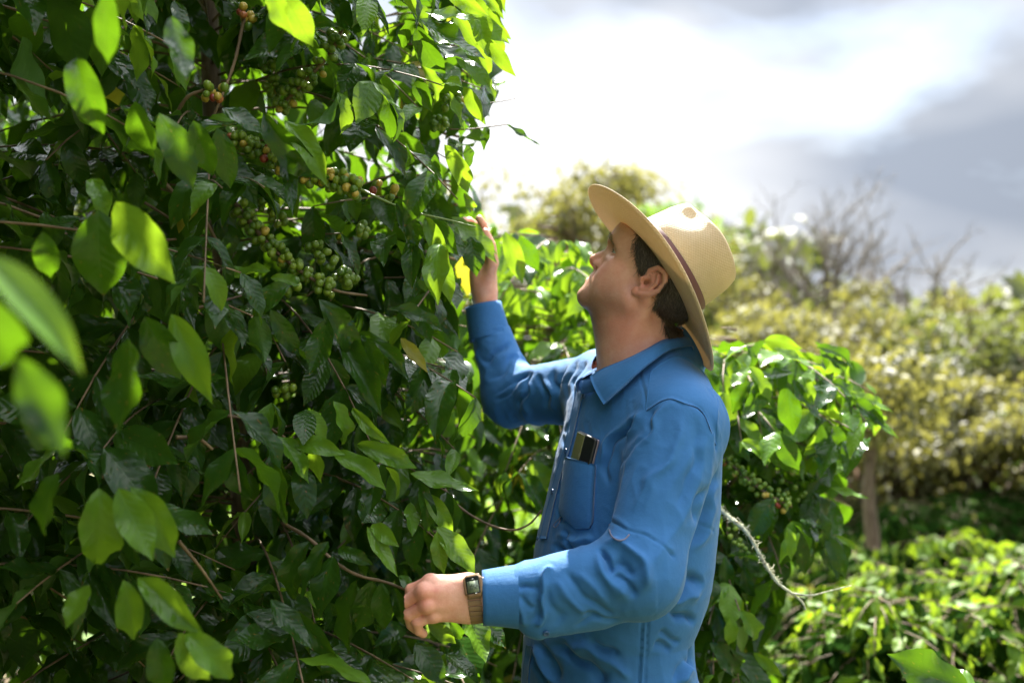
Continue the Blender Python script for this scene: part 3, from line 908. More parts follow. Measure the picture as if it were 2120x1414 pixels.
def view_share(p, L):
    x, y = proj(p)
    ins = (x > -60) & (x < 2180) & (y > -60) & (y < 1474) & (p[:, 1] > .25)
    return np.where(ins, L / np.maximum(p[:, 1], .2), 0)
def build_plant(pl, name, label, base, seed, group, keep, shapes_far=None, npick=300, trunk_path=None, trunk_r=.03, cat='coffee bush', forced=None, veil=None, far=False):
    r = np.random.default_rng(seed)
    root = empty(name, base, label, cat, group)
    off = -np.asarray(base, float)
    if trunk_path is not None:
        MB().tube(trunk_path, np.linspace(trunk_r, trunk_r * .5, len(trunk_path)), 9).build('trunk', m_bark, root)
    B, D, Nn, L, W, A = (np.array(q) for q in (pl.B, pl.D, pl.N, pl.L, pl.W, pl.A))
    x = D / np.linalg.norm(D, axis=1, keepdims=True)
    tip = B + x * L[:, None]
    ok = keep(B, tip)
    if veil is not None: ok &= ~veil
    if forced is not None: ok = ok | forced
    B, D, Nn, L, W, A, tip = B[ok], D[ok], Nn[ok], L[ok], W[ok], A[ok], tip[ok]
    M = leaf_mats(B, D, Nn, L, W)
    sh = view_share((B + tip) / 2, L)
    # depth order: a leaf behind many others hardly shows; prefer what is near the eye in its patch of the picture
    px, py = proj((B + tip) / 2)
    cell = (np.clip(px, -60, 2180) // 60).astype(int) * 100 + (np.clip(py, -60, 1480) // 60).astype(int)
    order = np.lexsort((B[:, 1], cell))
    rank = np.zeros(len(B)); cs = cell[order]
    st = np.r_[0, np.where(np.diff(cs))[0] + 1]; ln = np.diff(np.r_[st, len(cs)])
    rank[order] = np.arange(len(cs)) - np.repeat(st, ln)
    score = sh * (rank < 5) / (1 + rank * .5)
    if forced is not None: score = score + 10.0 * forced[ok]
    idx = np.argsort(-score)[:npick]; idx = idx[score[idx] > 0]
    rest = np.ones(len(B), bool); rest[idx] = False
    for i in idx:
        o = bpy.data.objects.new('leaf', LEAF_SMOOTH if A[i] == 3 else LEAF_ME[int(r.integers(0, len(LEAF_HI)))][int(A[i]) + (3 if far and A[i] < 2 else 0)])
        m4 = Matrix.Identity(4)
        for a in range(3):
            for c in range(3): m4[a][c] = float(M[i, a, c])
            m4[a][3] = float(B[i, a] + off[a])
        o.parent = root
        o.matrix_basis = m4
        COL.objects.link(o)
    if rest.any():
        sp = shapes_far or LEAF_MD
        me = foliage_mesh('foliage', B[rest], M[rest], r.integers(0, len(sp), rest.sum()), sp, A[rest])
        for m in ((m_leaf_far_shade, m_leaf_young_lit_far, m_leaf_yellow) if far else (m_leaf, m_leaf_young_lit, m_leaf_yellow)): me.materials.append(m)
        tag(add_obj('foliage', me, root), kind='stuff')
    # branches: the ones kept leaves hang on
    tw = [t for t in pl.tw if len(t) > 4 or keep(np.asarray(t[0])[[0, len(t[0]) // 2]], np.asarray(t[0])[[len(t[0]) // 2, -1]]).any()]
    shw = [view_share(np.asarray(t[0])[[len(t[0]) // 2]], np.array([1.0]))[0] * t[1] for t in tw]
    od = np.argsort(-np.array(shw)) if tw else []
    rb = MB()
    if veil is not None:
        cp = np.array([c[0] for c in pl.ch]); cpx, cpy = proj(cp); cpd = cp[:, 1]
    for k, i in enumerate(od):
        path, r0, r1, green = tw[i][:4]
        path = np.asarray(path)
        kk = keep(path, path)
        if veil is not None and len(tw[i]) < 5:      # no twig right in front of the strings of cherries
            qx, qy = proj(path)
            dd = np.hypot(qx[:, None] - cpx[None], qy[:, None] - cpy[None])
            kk &= ~((dd < 26) & (path[:, 1][:, None] < cpd[None] + .01)).any(1)
        if len(tw[i]) < 5 and not kk.all():
            e = int(np.argmin(kk)); path = path[:max(e, 2)]
        rad = np.linspace(r0, r1, len(path)) * (1 + .22 * (np.arange(len(path)) % 3 == 0))
        if k < 40 or len(tw[i]) > 4:
            MB().tube(path, rad, 7).build('branch', m_greentwig if green else m_twig, root)
        else:
            rb.tube(path, rad, 5)
    if rb.n: tag(rb.build('twigs', m_twig, root), kind='stuff')
    if pl.ch:
        pos = np.array([c[0] for c in pl.ch]); rad = np.array([c[1] for c in pl.ch]); rp = np.array([c[2] for c in pl.ch]); dr = np.array([c[3] for c in pl.ch])
        ok = np.ones(len(pos), bool)
        pos, rad, rp, dr = pos[ok], rad[ok], rp[ok], dr[ok]
        sc = view_share(pos, rad) / (pos[:, 1] ** 2)
        od = np.argsort(-sc)
        keys = np.array(list(CH_ME))
        fr = [frame(d) for d in dr]
        for i in od[:300]:
            o = bpy.data.objects.new('cherry', CH_ME[float(keys[np.argmin(np.abs(keys - rp[i]))])])
            m4 = Matrix.Identity(4)
            for a in range(3):
                for c in range(3): m4[a][c] = float(fr[i][a, c] * rad[i])
                m4[a][3] = float(pos[i, a] + off[a])
            o.parent = root; o.matrix_basis = m4
            COL.objects.link(o)
        if len(od) > 300:
            ii = od[300:]
            V = np.concatenate([CV * rad[i] @ fr[i].T + pos[i] for i in ii])
            o_ = (np.arange(len(ii)) * len(CV))[:, None, None]
            me = np_mesh('cherries', V, [(CQ[None] + o_).reshape(-1, 4), (CT[None] + o_).reshape(-1, 3)])
            at = me.attributes.new('ripe', 'FLOAT', 'POINT'); at.data.foreach_set('value', np.repeat(rp[ii], len(CV)).astype(np.float32))
            me.materials.append(m_cherry)
            tag(add_obj('cherries', me, root), kind='stuff')
    return root

GROUP = 'coffee bushes of the plantation row'
# ---- 1: the tall bush on the near side, filling the left of the picture
EDGE = [(-400, -4000), (1035, -4000), (1040, 0), (1052, 60), (1050, 105), (1030, 170), (1003, 200), (965, 245), (975, 300), (985, 350), (990, 400), (975, 445), (1000, 470), (1060, 500), (1085, 540), (1010, 560), (985, 640), (975, 720), (985, 800), (1000, 880), (960, 960), (930, 1040), (960, 1120), (985, 1200), (900, 1300), (990, 1330), (1010, 1700), (-400, 1700)]
HOLE = [(585, 150), (640, 140), (665, 175), (650, 215), (600, 225)]
def keep_near(a, b):
    m = (a + b) / 2
    ok = np.ones(len(a), bool)
    rag = 34 * np.sin(a[:, 0] * 37 + a[:, 2] * 91) + 18 * np.sin(a[:, 1] * 113 + a[:, 2] * 29) - 8      # an uneven outline
    for q in (a, m, b):
        x, y = proj(q)
        f = q[:, 1] > .3
        ok &= ~f | in_poly(x + rag, y, EDGE)
        ok &= ~(f & in_poly(x, y, MAN) & (q[:, 1] < 2.75))
        ok &= ~((q[:, 1] > .05) & (q[:, 1] < 1.62) & (np.abs(x - 1060) < 1300) & (y > -60))
        ok &= q[:, 2] > .05
        ok &= np.linalg.norm(q - np.array([0, 0, 1.5]), axis=1) > .75
    return ok
r1 = np.random.default_rng(101)
pl = Plant()
tr1 = lambda z: np.array([-.62 + .05 * math.sin(z * 2), 2.42 + .04 * z, z])
bush_leaves(pl, r1, tr1, .25, 3.05, .92, 300, keep_near, young=.09)
tr1b = lambda z: np.array([-.20 + .10 * z * .4, 2.62, z])
bush_leaves(pl, r1, tr1b, .25, 2.35, .62, 150, keep_near, young=.18)
NEARPL = pl
# branches, cherries and single leaves of the near bush as the photograph shows them
def seg(pts): return np.array([P(*q) for q in pts])
r = np.random.default_rng(5)
def hero(bx, by, tx, ty, d, d2=None, age=0, w=1.0, face=(0, -1, .55)):
    """a leaf from its stalk to its tip, upper side towards `face`"""
    b0, t0 = P(bx, by, d), P(tx, ty, d if d2 is None else d2)
    pl.leaf(b0, t0 - b0, np.array(face, float), float(np.linalg.norm(t0 - b0)) * 1.08, w, age)
B1 = seg([(440, 270, 2.16), (480, 285, 2.13), (520, 305, 2.10), (575, 335, 2.08), (640, 362, 2.06), (700, 376, 2.04), (745, 392, 2.03), (800, 418, 2.02), (860, 440, 2.02), (930, 456, 2.03), (985, 470, 2.05)])
pl.tw.append((smooth_path(B1, 40), .0048, .0011, True, 1))
cherry_run(pl, r, B1[1:7], 10, .0135, .08)
cherry_run(pl, r, B1[3:7], 5, .0185, .16)
cherry_run(pl, r, seg([(770, 385, 2.10), (800, 395, 2.10), (830, 412, 2.09)]), 5, .012, .5)
B2 = seg([(420, 330, 2.2), (455, 385, 2.14), (490, 425, 2.11), (525, 470, 2.09), (560, 510, 2.08), (600, 545, 2.07), (650, 580, 2.07), (700, 603, 2.08), (760, 612, 2.1)])
pl.tw.append((smooth_path(B2, 36), .0050, .0022, False, 1))
cherry_run(pl, r, B2[2:6], 8, .0125, .01)
cherry_run(pl, r, B2[5:8], 7, .0125, 0)
B3 = seg([(722, 20, 2.15), (708, 60, 2.13), (690, 100, 2.12), (650, 150, 2.12), (610, 190, 2.14), (575, 225, 2.18)])
pl.tw.append((smooth_path(B3, 30), .0045, .003, False, 1))
cherry_run(pl, r, B3[1:4], 9, .0150, .03)
cherry_run(pl, r, B3[3:], 8, .0140, .05)
cherry_run(pl, r, seg([(560, 120, 2.2), (560, 170, 2.2), (580, 200, 2.2)]), 6, .012, .08)
cherry_run(pl, r, seg([(415, 195, 2.02), (445, 190, 2.02), (475, 198, 2.02)]), 7, .012, .5)
pl.tw.append((smooth_path(seg([(505, 40, 2.1), (485, 130, 2.08), (455, 210, 2.05), (430, 265, 2.04)]), 24), .0032, .0022, False, 1))
pl.tw.append((smooth_path(seg([(365, 235, 2.03), (390, 200, 2.02), (430, 185, 2.02)]), 14), .0035, .0025, False, 1))
cherry_run(pl, r, seg([(500, 20, 2.1), (520, 50, 2.1)]), 5, .012, .35)
cherry_run(pl, r, seg([(640, 500, 2.12), (690, 550, 2.12), (730, 590, 2.12)]), 7, .0125, 0)
cherry_run(pl, r, seg([(540, 420, 2.2), (565, 440, 2.2), (590, 470, 2.2)]), 5, .011, 0)
cherry_run(pl, r, seg([(575, 590, 2.0), (620, 600, 2.0)]), 5, .012, 0)
cherry_run(pl, r, seg([(740, 470, 2.2), (760, 480, 2.2)]), 5, .011, .05)
cherry_run(pl, r, seg([(575, 805, 2.05), (600, 812, 2.05)]), 4, .010, 0)
cherry_run(pl, r, seg([(915, 213, 2.3), (940, 210, 2.3), (968, 214, 2.3)]), 5, .012, .03)
cherry_run(pl, r, seg([(900, 255, 2.35), (925, 258, 2.35)]), 5, .011, 0)
# thin brown twigs among the leaves
for q, r0 in (([(318, 352, 1.95), (360, 400, 1.97), (420, 450, 2.0), (470, 545, 2.03)], .0042), ([(262, 522, 1.9), (330, 500, 1.92), (420, 490, 1.98)], .0030), ([(300, 420, 2.0), (380, 470, 2.0), (460, 520, 2.05)], .0026),
              ([(400, 640, 1.95), (455, 625, 1.97), (500, 612, 2.0)], .0030), ([(365, 905, 1.75), (410, 908, 1.78), (440, 930, 1.8)], .0034), ([(470, 860, 1.9), (530, 872, 1.92), (590, 905, 1.95)], .0028),
              ([(585, 1082, 1.9), (640, 1115, 1.88), (690, 1160, 1.86), (740, 1190, 1.84), (800, 1205, 1.83), (850, 1225, 1.83)], .0032), ([(370, 1120, 1.7), (415, 1175, 1.72), (460, 1240, 1.75)], .0028),
              ([(985, 215, 2.3), (1020, 213, 2.3), (1068, 205, 2.31)], .0012), ([(930, 268, 2.3), (970, 268, 2.3), (1020, 262, 2.31), (1050, 258, 2.32)], .0017),
              ([(920, 1012, 2.2), (950, 1048, 2.2), (1000, 1080, 2.18), (1055, 1097, 2.16), (1095, 1085, 2.15), (1122, 1055, 2.15)], .0026)):
    pl.tw.append((smooth_path(seg(q), 26), r0, r0 * .6, False, 1))
H = [ # base, tip, depth
 # sky edge, top right
 (960, -10, 1020, 95, 2.15, 1), (940, 30, 1035, 160, 2.2, 1), (985, -20, 1045, 20, 2.2, 1), (1000, 20, 1050, 70, 2.22, 1), (1000, 60, 1054, 118, 2.24, 1), (985, 90, 1052, 135, 2.22, 0),
 (990, 150, 1035, 205, 2.2, 1, .8), (960, 180, 1000, 250, 2.2, 1, .8), (1000, -30, 1058, 10, 2.2, 1, .8), (1010, 90, 1062, 150, 2.2, 1, .7), (930, 190, 955, 270, 2.15, 1, .8), (975, 40, 1048, 75, 2.16, 1, .8), (920, -20, 1000, 20, 2.1, 1, .9), (870, 130, 930, 215, 2.08, 1, .8), (820, -10, 900, 30, 2.1, 1, .8), (960, 400, 990, 455, 2.3, 1, .8),
 (870, 40, 990, 130, 2.05, 0, 1.15), (860, 45, 815, 95, 2.02, 0), (865, 55, 900, 165, 2.03, 0), (880, 25, 985, 50, 2.08, 1), (940, 110, 1025, 170, 2.15, 1, .9), (900, 90, 990, 150, 2.1, 0),
 (965, 300, 978, 355, 2.2, 0), (920, 300, 985, 405, 2.12, 1, .8), (900, 320, 905, 400, 2.1, 0, .75), (1048, 258, 1112, 305, 2.32, 0, .55), (1010, 262, 1000, 300, 2.3, 0, .8), (955, 235, 970, 265, 2.3, 0),
 # over the far hand
 (890, 460, 1040, 500, 2.36, 1, .75), (930, 455, 1030, 525, 2.38, 1, .9), (975, 490, 985, 560, 2.36, 0, 1.1), (940, 480, 945, 545, 2.30, 0), (820, 420, 880, 520, 2.0, 0, .9), (880, 450, 920, 535, 2.05, 1, .9),
 (890, 455, 945, 520, 2.1, 0), (850, 520, 895, 600, 2.05, 0, .85), (905, 530, 940, 610, 2.1, 1, .8), (1045, 480, 1085, 580, 2.62, 1, .8), (1075, 490, 1115, 560, 2.66, 0), (870, 560, 880, 605, 2.1, 0),
 # middle
 (560, 560, 430, 580, 1.92, 1, .8), (560, 575, 630, 585, 1.95, 1, .9), (600, 590, 505, 640, 1.9, 0, 1.0), (545, 235, 660, 410, 1.85, 0, .7), (590, 250, 680, 350, 1.88, 1, .7), (590, 300, 605, 445, 1.9, 0, .5),
 (680, 660, 650, 770, 1.9, 0, 1.0), (660, 620, 760, 740, 1.9, 0, .8), (690, 690, 800, 840, 1.95, 0, .7), (500, 660, 445, 790, 1.85, 1, .9), (560, 640, 620, 740, 1.88, 0, .7), (740, 690, 860, 760, 2.0, 0, .55),
 (755, 690, 790, 800, 2.02, 0, 1.2), (760, 700, 780, 780, 1.98, 0), (830, 700, 880, 760, 2.05, 2, .6), (800, 640, 930, 660, 2.1, 0, .6), (690, 830, 740, 925, 1.88, 1, .9), (730, 845, 790, 915, 1.9, 1, .6),
 (740, 920, 860, 960, 1.9, 1, .8), (600, 915, 700, 925, 1.85, 1, .8), (690, 940, 800, 985, 1.88, 1, .8), (650, 920, 660, 1000, 1.85, 1), (850, 980, 980, 1020, 1.98, 1, .7), (870, 1000, 900, 1100, 2.0, 0, .8), (880, 1020, 940, 1100, 2.0, 1, .8),
 (850, 1040, 850, 1110, 2.0, 1), (560, 940, 590, 1080, 1.8, 0, 1.0), (480, 930, 500, 1045, 1.7, 0, 1.1), (620, 960, 640, 1060, 1.85, 0, .9),
 (760, 1090, 820, 1190, 1.85, 1, .6), (770, 1085, 815, 1120, 1.86, 1), (640, 1120, 560, 1250, 1.85, 0, .9), (680, 1120, 620, 1230, 1.84, 0, 1.0), (690, 1150, 660, 1270, 1.84, 0, 1.1), (700, 1135, 760, 1165, 1.86, 0, .9),
 (770, 1200, 740, 1320, 1.84, 0, .9), (740, 1200, 690, 1350, 1.86, 0, .7), (790, 1205, 790, 1310, 1.83, 0, .8), (815, 1215, 840, 1300, 1.84, 0, .8), (830, 1190, 850, 1215, 1.84, 0),
 (885, 1288, 945, 1330, 1.83, 1, .9), (930, 1285, 965, 1330, 1.9, 0), (970, 1260, 1000, 1370, 1.95, 1, 1.1), (985, 1265, 1045, 1340, 1.97, 0), (905, 1090, 985, 1180, 1.95, 1, .8), (905, 1100, 912, 1185, 1.94, 1, .8),
 (560, 1240, 640, 1340, 1.8, 0, .8), (600, 1260, 700, 1370, 1.82, 0, .6), (860, 1330, 920, 1410, 1.8, 0),
 # left, nearer and softer
 (205, 435, 205, 615, 1.45, 0, 1.15), (240, 420, 330, 570, 1.42, 1, .9), (300, 440, 330, 545, 1.5, 1, .8), (300, 655, 365, 790, 1.5, 0, 1.0), (355, 650, 435, 820, 1.52, 1, .75), (265, 700, 265, 890, 1.4, 0, 1.0),
 (205, 1010, 205, 1200, 1.45, 1, 1.1), (245, 1010, 315, 1150, 1.42, 1, 1.0), (270, 1008, 375, 1145, 1.44, 1, 1.0), (255, 1200, 285, 1325, 1.42, 1, 1.15), (285, 1195, 415, 1300, 1.42, 1, .85), (185, 1210, 130, 1285, 1.45, 1),
 (370, 1310, 435, 1414, 1.4, 1, 1.1), (385, 1310, 490, 1410, 1.4, 1, 1.0), (325, 1320, 340, 1440, 1.42, 0, 1.1), (355, 35, 385, 170, 1.4, 0, .8), (225, -20, 215, 130, 1.25, 0, .7), (280, 210, 300, 330, 1.55, 0, 1.0), (330, 235, 405, 380, 1.55, 0, .8),
 (400, 250, 440, 370, 1.65, 0, 1.0), (450, 265, 480, 390, 1.7, 0, .8), (460, 225, 545, 260, 1.75, 0, .9), (190, 370, 215, 430, 1.6, 1), (90, 480, 100, 580, 1.35, 0), (160, 120, 180, 260, 1.4, 0),
 (560, -20, 600, 60, 1.5, 1, 1.2), (590, -10, 640, 90, 1.6, 1), (700, 55, 560, 60, 1.9, 0, .7), (60, 820, 120, 980, 1.3, 0), (120, 980, 60, 1110, 1.35, 0),
]
for q in H:
    bx, by, tx, ty, d, age = q[:6]; w = q[6] if len(q) > 6 else 1.0
    face = np.array([rng.normal(0, .35), -1.0, rng.uniform(.15, .9)])
    hero(bx, by, tx, ty, d, d + rng.uniform(-.05, .03), age, w, face)
nh = len(H)
# two leaves close to the lens at the left edge
NEARL = [(-60, 520, 195, 735, .78, .82, 3, .80, (.5, -.5, .8)), (-90, 600, 60, 790, .80, .84, 0, 1.2, (.3, -1, .3)), (40, 740, 125, 930, .82, .84, 0, .9, (.3, -.9, .3))]
for q in NEARL:
    hero(*q[:6], q[6], q[7], q[8])
# the traced pieces stay whatever the pruning says
n_tr = len(H) + len(NEARL)
forced = np.zeros(len(pl.B), bool); forced[-n_tr:] = True
# nothing grows right in front of the strings of cherries
def veil_of(pl, forced):
    """leaves that would hang right in front of the strings of cherries"""
    chp = np.array([c[0] for c in pl.ch]); cx, cy = proj(chp)
    B_, D_ = np.array(pl.B), np.array(pl.D)
    tip = B_ + D_ / np.linalg.norm(D_, axis=1, keepdims=True) * np.array(pl.L)[:, None]
    m = np.zeros(len(B_), bool)
    for q in (B_, (B_ + tip) / 2, tip):
        x, y = proj(q)
        for i in range(0, len(chp), 3):
            m |= (np.abs(x - cx[i]) < 24) & (np.abs(y - cy[i]) < 22) & (q[:, 1] < chp[i, 1] + .01)
    return m & ~forced
VEIL = veil_of(pl, forced)
zt = np.linspace(-.05, 2.75, 24)
build_plant(pl, 'coffee_bush', 'tall coffee bush with strings of green and orange cherries at the left of the man', (-.62, 2.42, 0), 201, GROUP, keep_near, None, 300, np.array([tr1(z) for z in zt]), .034, forced=forced, veil=VEIL)

# ---- 2: the same row goes on towards and past the camera: dark mass at the left edge, the unseen bush widened for shade
def keep_side(a, b):
    ok = np.ones(len(a), bool)
    for q in (a, b):
        x, y = proj(q)
        f = q[:, 1] > .1
        ok &= ~f | ((x < 560) & ((q[:, 1] > 1.66) | (x < -80) | (y < -60)))
        ok &= q[:, 2] > .05
        ok &= np.linalg.norm(q - np.array([0, 0, 1.5]), axis=1) > .6
    return ok
for i, (x0, y0, reach, nb, lab, nm) in enumerate(((-1.05, 1.62, .74, 230, 'dark shaded coffee bush at the left edge with the near blurred leaves', 1), (-1.45, .50, 1.0, 220, 'coffee bush of the row just outside the left edge', 0), (-1.15, 3.5, .95, 210, 'tall coffee bush standing behind the one with the strings of cherries', 2))):
    pl = Plant()
    rr = np.random.default_rng(300 + i)
    trk = lambda z, x0=x0, y0=y0: np.array([x0, y0, z])
    ks = keep_side if nm < 2 else keep_near
    bush_leaves(pl, rr, trk, .2, 3.0 if nm < 2 else 3.1, reach, nb, ks, young=.03)
    build_plant(pl, 'coffee_bush', lab, (x0, y0, 0), 210 + i, GROUP, ks, None if nm else LEAF_LO, 300 if nm else 0, np.array([trk(z) for z in zt]), .032)

# ---- 3: the bush behind the raised arm
E3 = [(880, 330), (1000, 440), (1060, 480), (1110, 470), (1150, 490), (1200, 500), (1260, 540), (1330, 600), (1500, 700), (1500, 1600), (700, 1600), (700, 330)]
def keep_mid(a, b):
    ok = np.ones(len(a), bool)
    for q in (a, b):
        x, y = proj(q)
        ok &= in_poly(x, y, E3) & (q[:, 1] > 2.66) & (q[:, 2] > .05)
    return ok
pl = Plant(); rr = np.random.default_rng(401)
trk3 = lambda z: np.array([.08 + .03 * z, 3.35, z])
bush_leaves(pl, rr, trk3, .2, 1.95, .80, 190, keep_mid, young=.35, lit_top=(1.28, .7))
build_plant(pl, 'coffee_bush', 'bright leaved coffee bush behind the raised arm and the face', (.08, 3.35, 0), 220, GROUP, keep_mid, None, 300, np.array([trk3(z) for z in np.linspace(-.05, 1.45, 20)]), .026)

# ---- 4: the bush behind the man's back, right
E4 = [(1300, 720), (1380, 690), (1480, 715), (1560, 690), (1640, 715), (1700, 705), (1770, 745), (1790, 790), (1850, 850), (1850, 900), (1790, 910), (1760, 930), (1740, 1000), (1790, 1040), (1730, 1060), (1750, 1120), (1770, 1140), (1750, 1200), (1660, 1130), (1620, 1240), (1600, 1350), (1620, 1414), (1600, 1600), (1300, 1600)]
def keep_r(a, b):
    ok = np.ones(len(a), bool)
    for q in (a, b):
        x, y = proj(q)
        ok &= in_poly(x, y, E4) & (q[:, 1] > 2.45) & (q[:, 2] > .05)
    return ok
pl = Plant(); rr = np.random.default_rng(501)
trk4 = lambda z: np.array([.55 + .03 * z, 3.02, z])
bush_leaves(pl, rr, trk4, .15, 1.66, .76, 320, keep_r, young=.18, lit_top=(1.20, .42))
def seg4(pts): return np.array([P(*q) for q in pts])
q1 = seg4([(1500, 950, 2.72), (1540, 985, 2.68), (1585, 1020, 2.64), (1640, 1050, 2.62)])
pl.tw.append((smooth_path(q1, 26), .004, .002, False, 1))
cherry_run(pl, rr, q1, 7, .014, .06, (.0052, .0068))
cherry_run(pl, rr, q1[2:], 4, .015, .6, (.0052, .0068))
cherry_run(pl, rr, seg4([(1600, 1000, 2.72), (1640, 1020, 2.72), (1660, 1030, 2.72)]), 6, .014, .02, (.0052, .0068))
cherry_run(pl, rr, seg4([(1510, 1090, 2.6), (1530, 1130, 2.6), (1550, 1160, 2.6)]), 4, .010, .10, (.005, .0065))
H4 = [(1600, 720, 1680, 765, 2.62, 1, .8), (1690, 720, 1785, 740, 2.66, 0, .8), (1700, 735, 1780, 775, 2.64, 0, .8), (1660, 780, 1690, 830, 2.58, 1, 1.1), (1630, 790, 1640, 900, 2.6, 0, 1.0), (1640, 785, 1690, 870, 2.58, 0, .9), (1600, 785, 1540, 860, 2.6, 0, .9),
      (1560, 790, 1500, 840, 2.62, 0), (1640, 770, 1560, 780, 2.62, 0, .7), (1750, 820, 1790, 880, 2.6, 0, .8), (1770, 830, 1850, 905, 2.62, 1, .6), (1760, 810, 1840, 855, 2.64, 1, .7), (1730, 880, 1745, 930, 2.62, 0), (1700, 880, 1720, 990, 2.64, 0, .9),
      (1600, 1030, 1550, 1110, 2.6, 0), (1640, 1090, 1630, 1190, 2.6, 0, .9), (1700, 1060, 1715, 1130, 2.6, 0), (1660, 1080, 1670, 1190, 2.62, 0, .8), (1720, 1010, 1795, 1035, 2.66, 1, .6), (1710, 1110, 1755, 1190, 2.6, 0, .9), (1730, 1110, 1780, 1135, 2.62, 1, .7),
      (1540, 1170, 1555, 1260, 2.58, 0, .8), (1500, 1150, 1510, 1240, 2.58, 0, .8), (1480, 1240, 1510, 1350, 2.56, 0), (1560, 1350, 1620, 1400, 2.5, 1, .7), (1470, 1330, 1560, 1414, 2.5, 0)]
n0_ = len(pl.B)
for q in H4:
    hero(*q[:5], q[4] - .02, q[5], q[6] if len(q) > 6 else 1.0, (rng.normal(0, .35), -1.0, rng.uniform(.3, 1.0)))
forced4 = np.zeros(len(pl.B), bool); forced4[n0_:] = True
build_plant(pl, 'coffee_bush', 'coffee bush with reddish cherries behind the back of the man', (.55, 3.02, 0), 230, GROUP, keep_r, None, 300, np.array([trk4(z) for z in np.linspace(-.05, 1.2, 18)]), .026, forced=forced4, veil=veil_of(pl, forced4))
# lichen covered dead twig sticking out of it
m_lichen, nt, b, out = new_mat('lichen')
tcn = N(nt, 'ShaderNodeTexCoord'); nn_ = noise(nt, tcn.outputs['Object'], 120, 4, .6)
nt.links.new(ramp(nt, nn_, [(.35, (.22, .19, .12)), (.55, (.52, .52, .36)), (.75, (.68, .70, .52))]), b.inputs['Base Color']); b.inputs['Roughness'].default_value = .9
tw = empty('dead_twig', P(1490, 1050, 2.42), 'forked dead twig covered with pale lichen behind the back of the man', 'twig')
main_t = smooth_path([P(*q) for q in ((1478, 1030, 2.44), (1500, 1062, 2.42), (1545, 1100, 2.4), (1580, 1160, 2.39), (1610, 1205, 2.38), (1640, 1228, 2.38), (1660, 1245, 2.38), (1668, 1262, 2.38))], 40)
MB().tube(main_t, np.linspace(.0042, .0016, 40) * (1 + .3 * rng.random(40)), 7).build('stem', m_lichen, tw)
MB().tube(smooth_path([P(*q) for q in ((1640, 1228, 2.38), (1680, 1232, 2.37), (1720, 1222, 2.37), (1762, 1212, 2.37))], 20), np.linspace(.0020, .0010, 20) * (1 + .3 * rng.random(20)), 6).build('fork', m_lichen, tw)
lm = MB()
for k in range(130):
    i = int(rng.uniform(2, 24) ** 1.0)
    c = main_t[i] + rng.normal(0, .0035 * (1 if i < 12 else .4), 3)
    lm.tube(np.array([c, c + rng.normal(0, .004, 3), c + rng.normal(0, .006, 3)]), [.0008, .0006, .0003], 4)
tag(lm.build('lichen', m_lichen, tw), kind='stuff')

# ---- 5: lower bushes down the slope at the right, and the hedge rows beyond
def low_bush(px, d, top_px, reach, nb, seed, lab, npick, young=.45, group='low coffee bushes down the slope', shapes=None, leafL=(.085, .14)):
    x = (px - 1060) / F * d
    gz = float(ground_z(x, d))
    h = max(.35, CAMZ - (top_px - 707) / F * d - gz)
    pl = Plant(); rr = np.random.default_rng(seed)
    trk = lambda z: np.array([x, d, z])
    def kp(a, b):
        ok = (a[:, 2] > gz + .02) & (np.maximum(a[:, 2], b[:, 2]) < gz + h + .02)
        xa, ya = proj(b)
        ok &= ~(in_poly(xa, ya, MAN) & (b[:, 1] < 2.75))
        return ok
    bush_leaves(pl, rr, trk, gz + .06, gz + h * .92, reach, nb, kp, leafL=leafL, young=young * .4, up=.35, lit_top=(gz + h * .70, young))  # the young share also sets the pale tops standing in for sunlight
    return build_plant(pl, 'coffee_bush', lab, (x, d, gz), seed, group, kp, shapes or LEAF_LO, npick, np.array([trk(z) for z in np.linspace(gz - .05, gz + h * .85, 12)]), .022, far=True)
low_bush(1815, 3.9, 1195, .44, 80, 601, 'low bright coffee bush at the bottom right in front of the others', 300, shapes=LEAF_MD, young=.5)
low_bush(1990, 4.2, 1235, .60, 80, 602, 'low coffee bush in the bottom right corner', 300, shapes=LEAF_MD, young=.5)
low_bush(2095, 5.2, 1140, .60, 90, 603, 'sunlit coffee bush at the right edge above the corner', 220, young=.6)
low_bush(1890, 5.6, 1165, .60, 90, 604, 'sunlit coffee bush above the low bright one', 220, young=.7)
low_bush(1690, 5.2, 1205, .45, 60, 605, 'low coffee bush right of the dead twig', 200)
low_bush(1965, 6.6, 1088, .50, 90, 606, 'pale topped coffee bush in front of the dark hedge', 150, young=.75)
low_bush(1755, 6.8, 1120, .45, 60, 607, 'short coffee bush at the foot of the slender trunk', 120, young=.6)
low_bush(2130, 7.2, 1120, .60, 90, 608, 'coffee bush at the right edge below the dark hedge', 120, young=.6)
labs = ['dark coffee bush of the hedge, next to the slender trunk', 'dark coffee bush of the hedge, second from the slender trunk', 'dark coffee bush of the hedge, in its middle', 'dark coffee bush of the hedge, at the right edge', 'dark coffee bush of the hedge, just outside the right edge']
for k in range(5):
    low_bush(1850 + k * 72, 9.6 + .1 * k, (1042, 1036, 1020, 1012, 1008)[k], .66, 330, 620 + k, labs[k], 60, group='dark hedge of coffee bushes', young=.02, leafL=(.11, .17))
labs = ['light green coffee bush beyond the hedge at its left end', 'light green coffee bush beyond the hedge below the dark olive tree', 'light green coffee bush beyond the hedge at the right edge']
for k in range(3):
    low_bush(1925 + k * 85, 12.6, 945, .9, 120, 640 + k, labs[k], 40, group='light coffee bushes beyond the hedge', young=.7, leafL=(.14, .22))
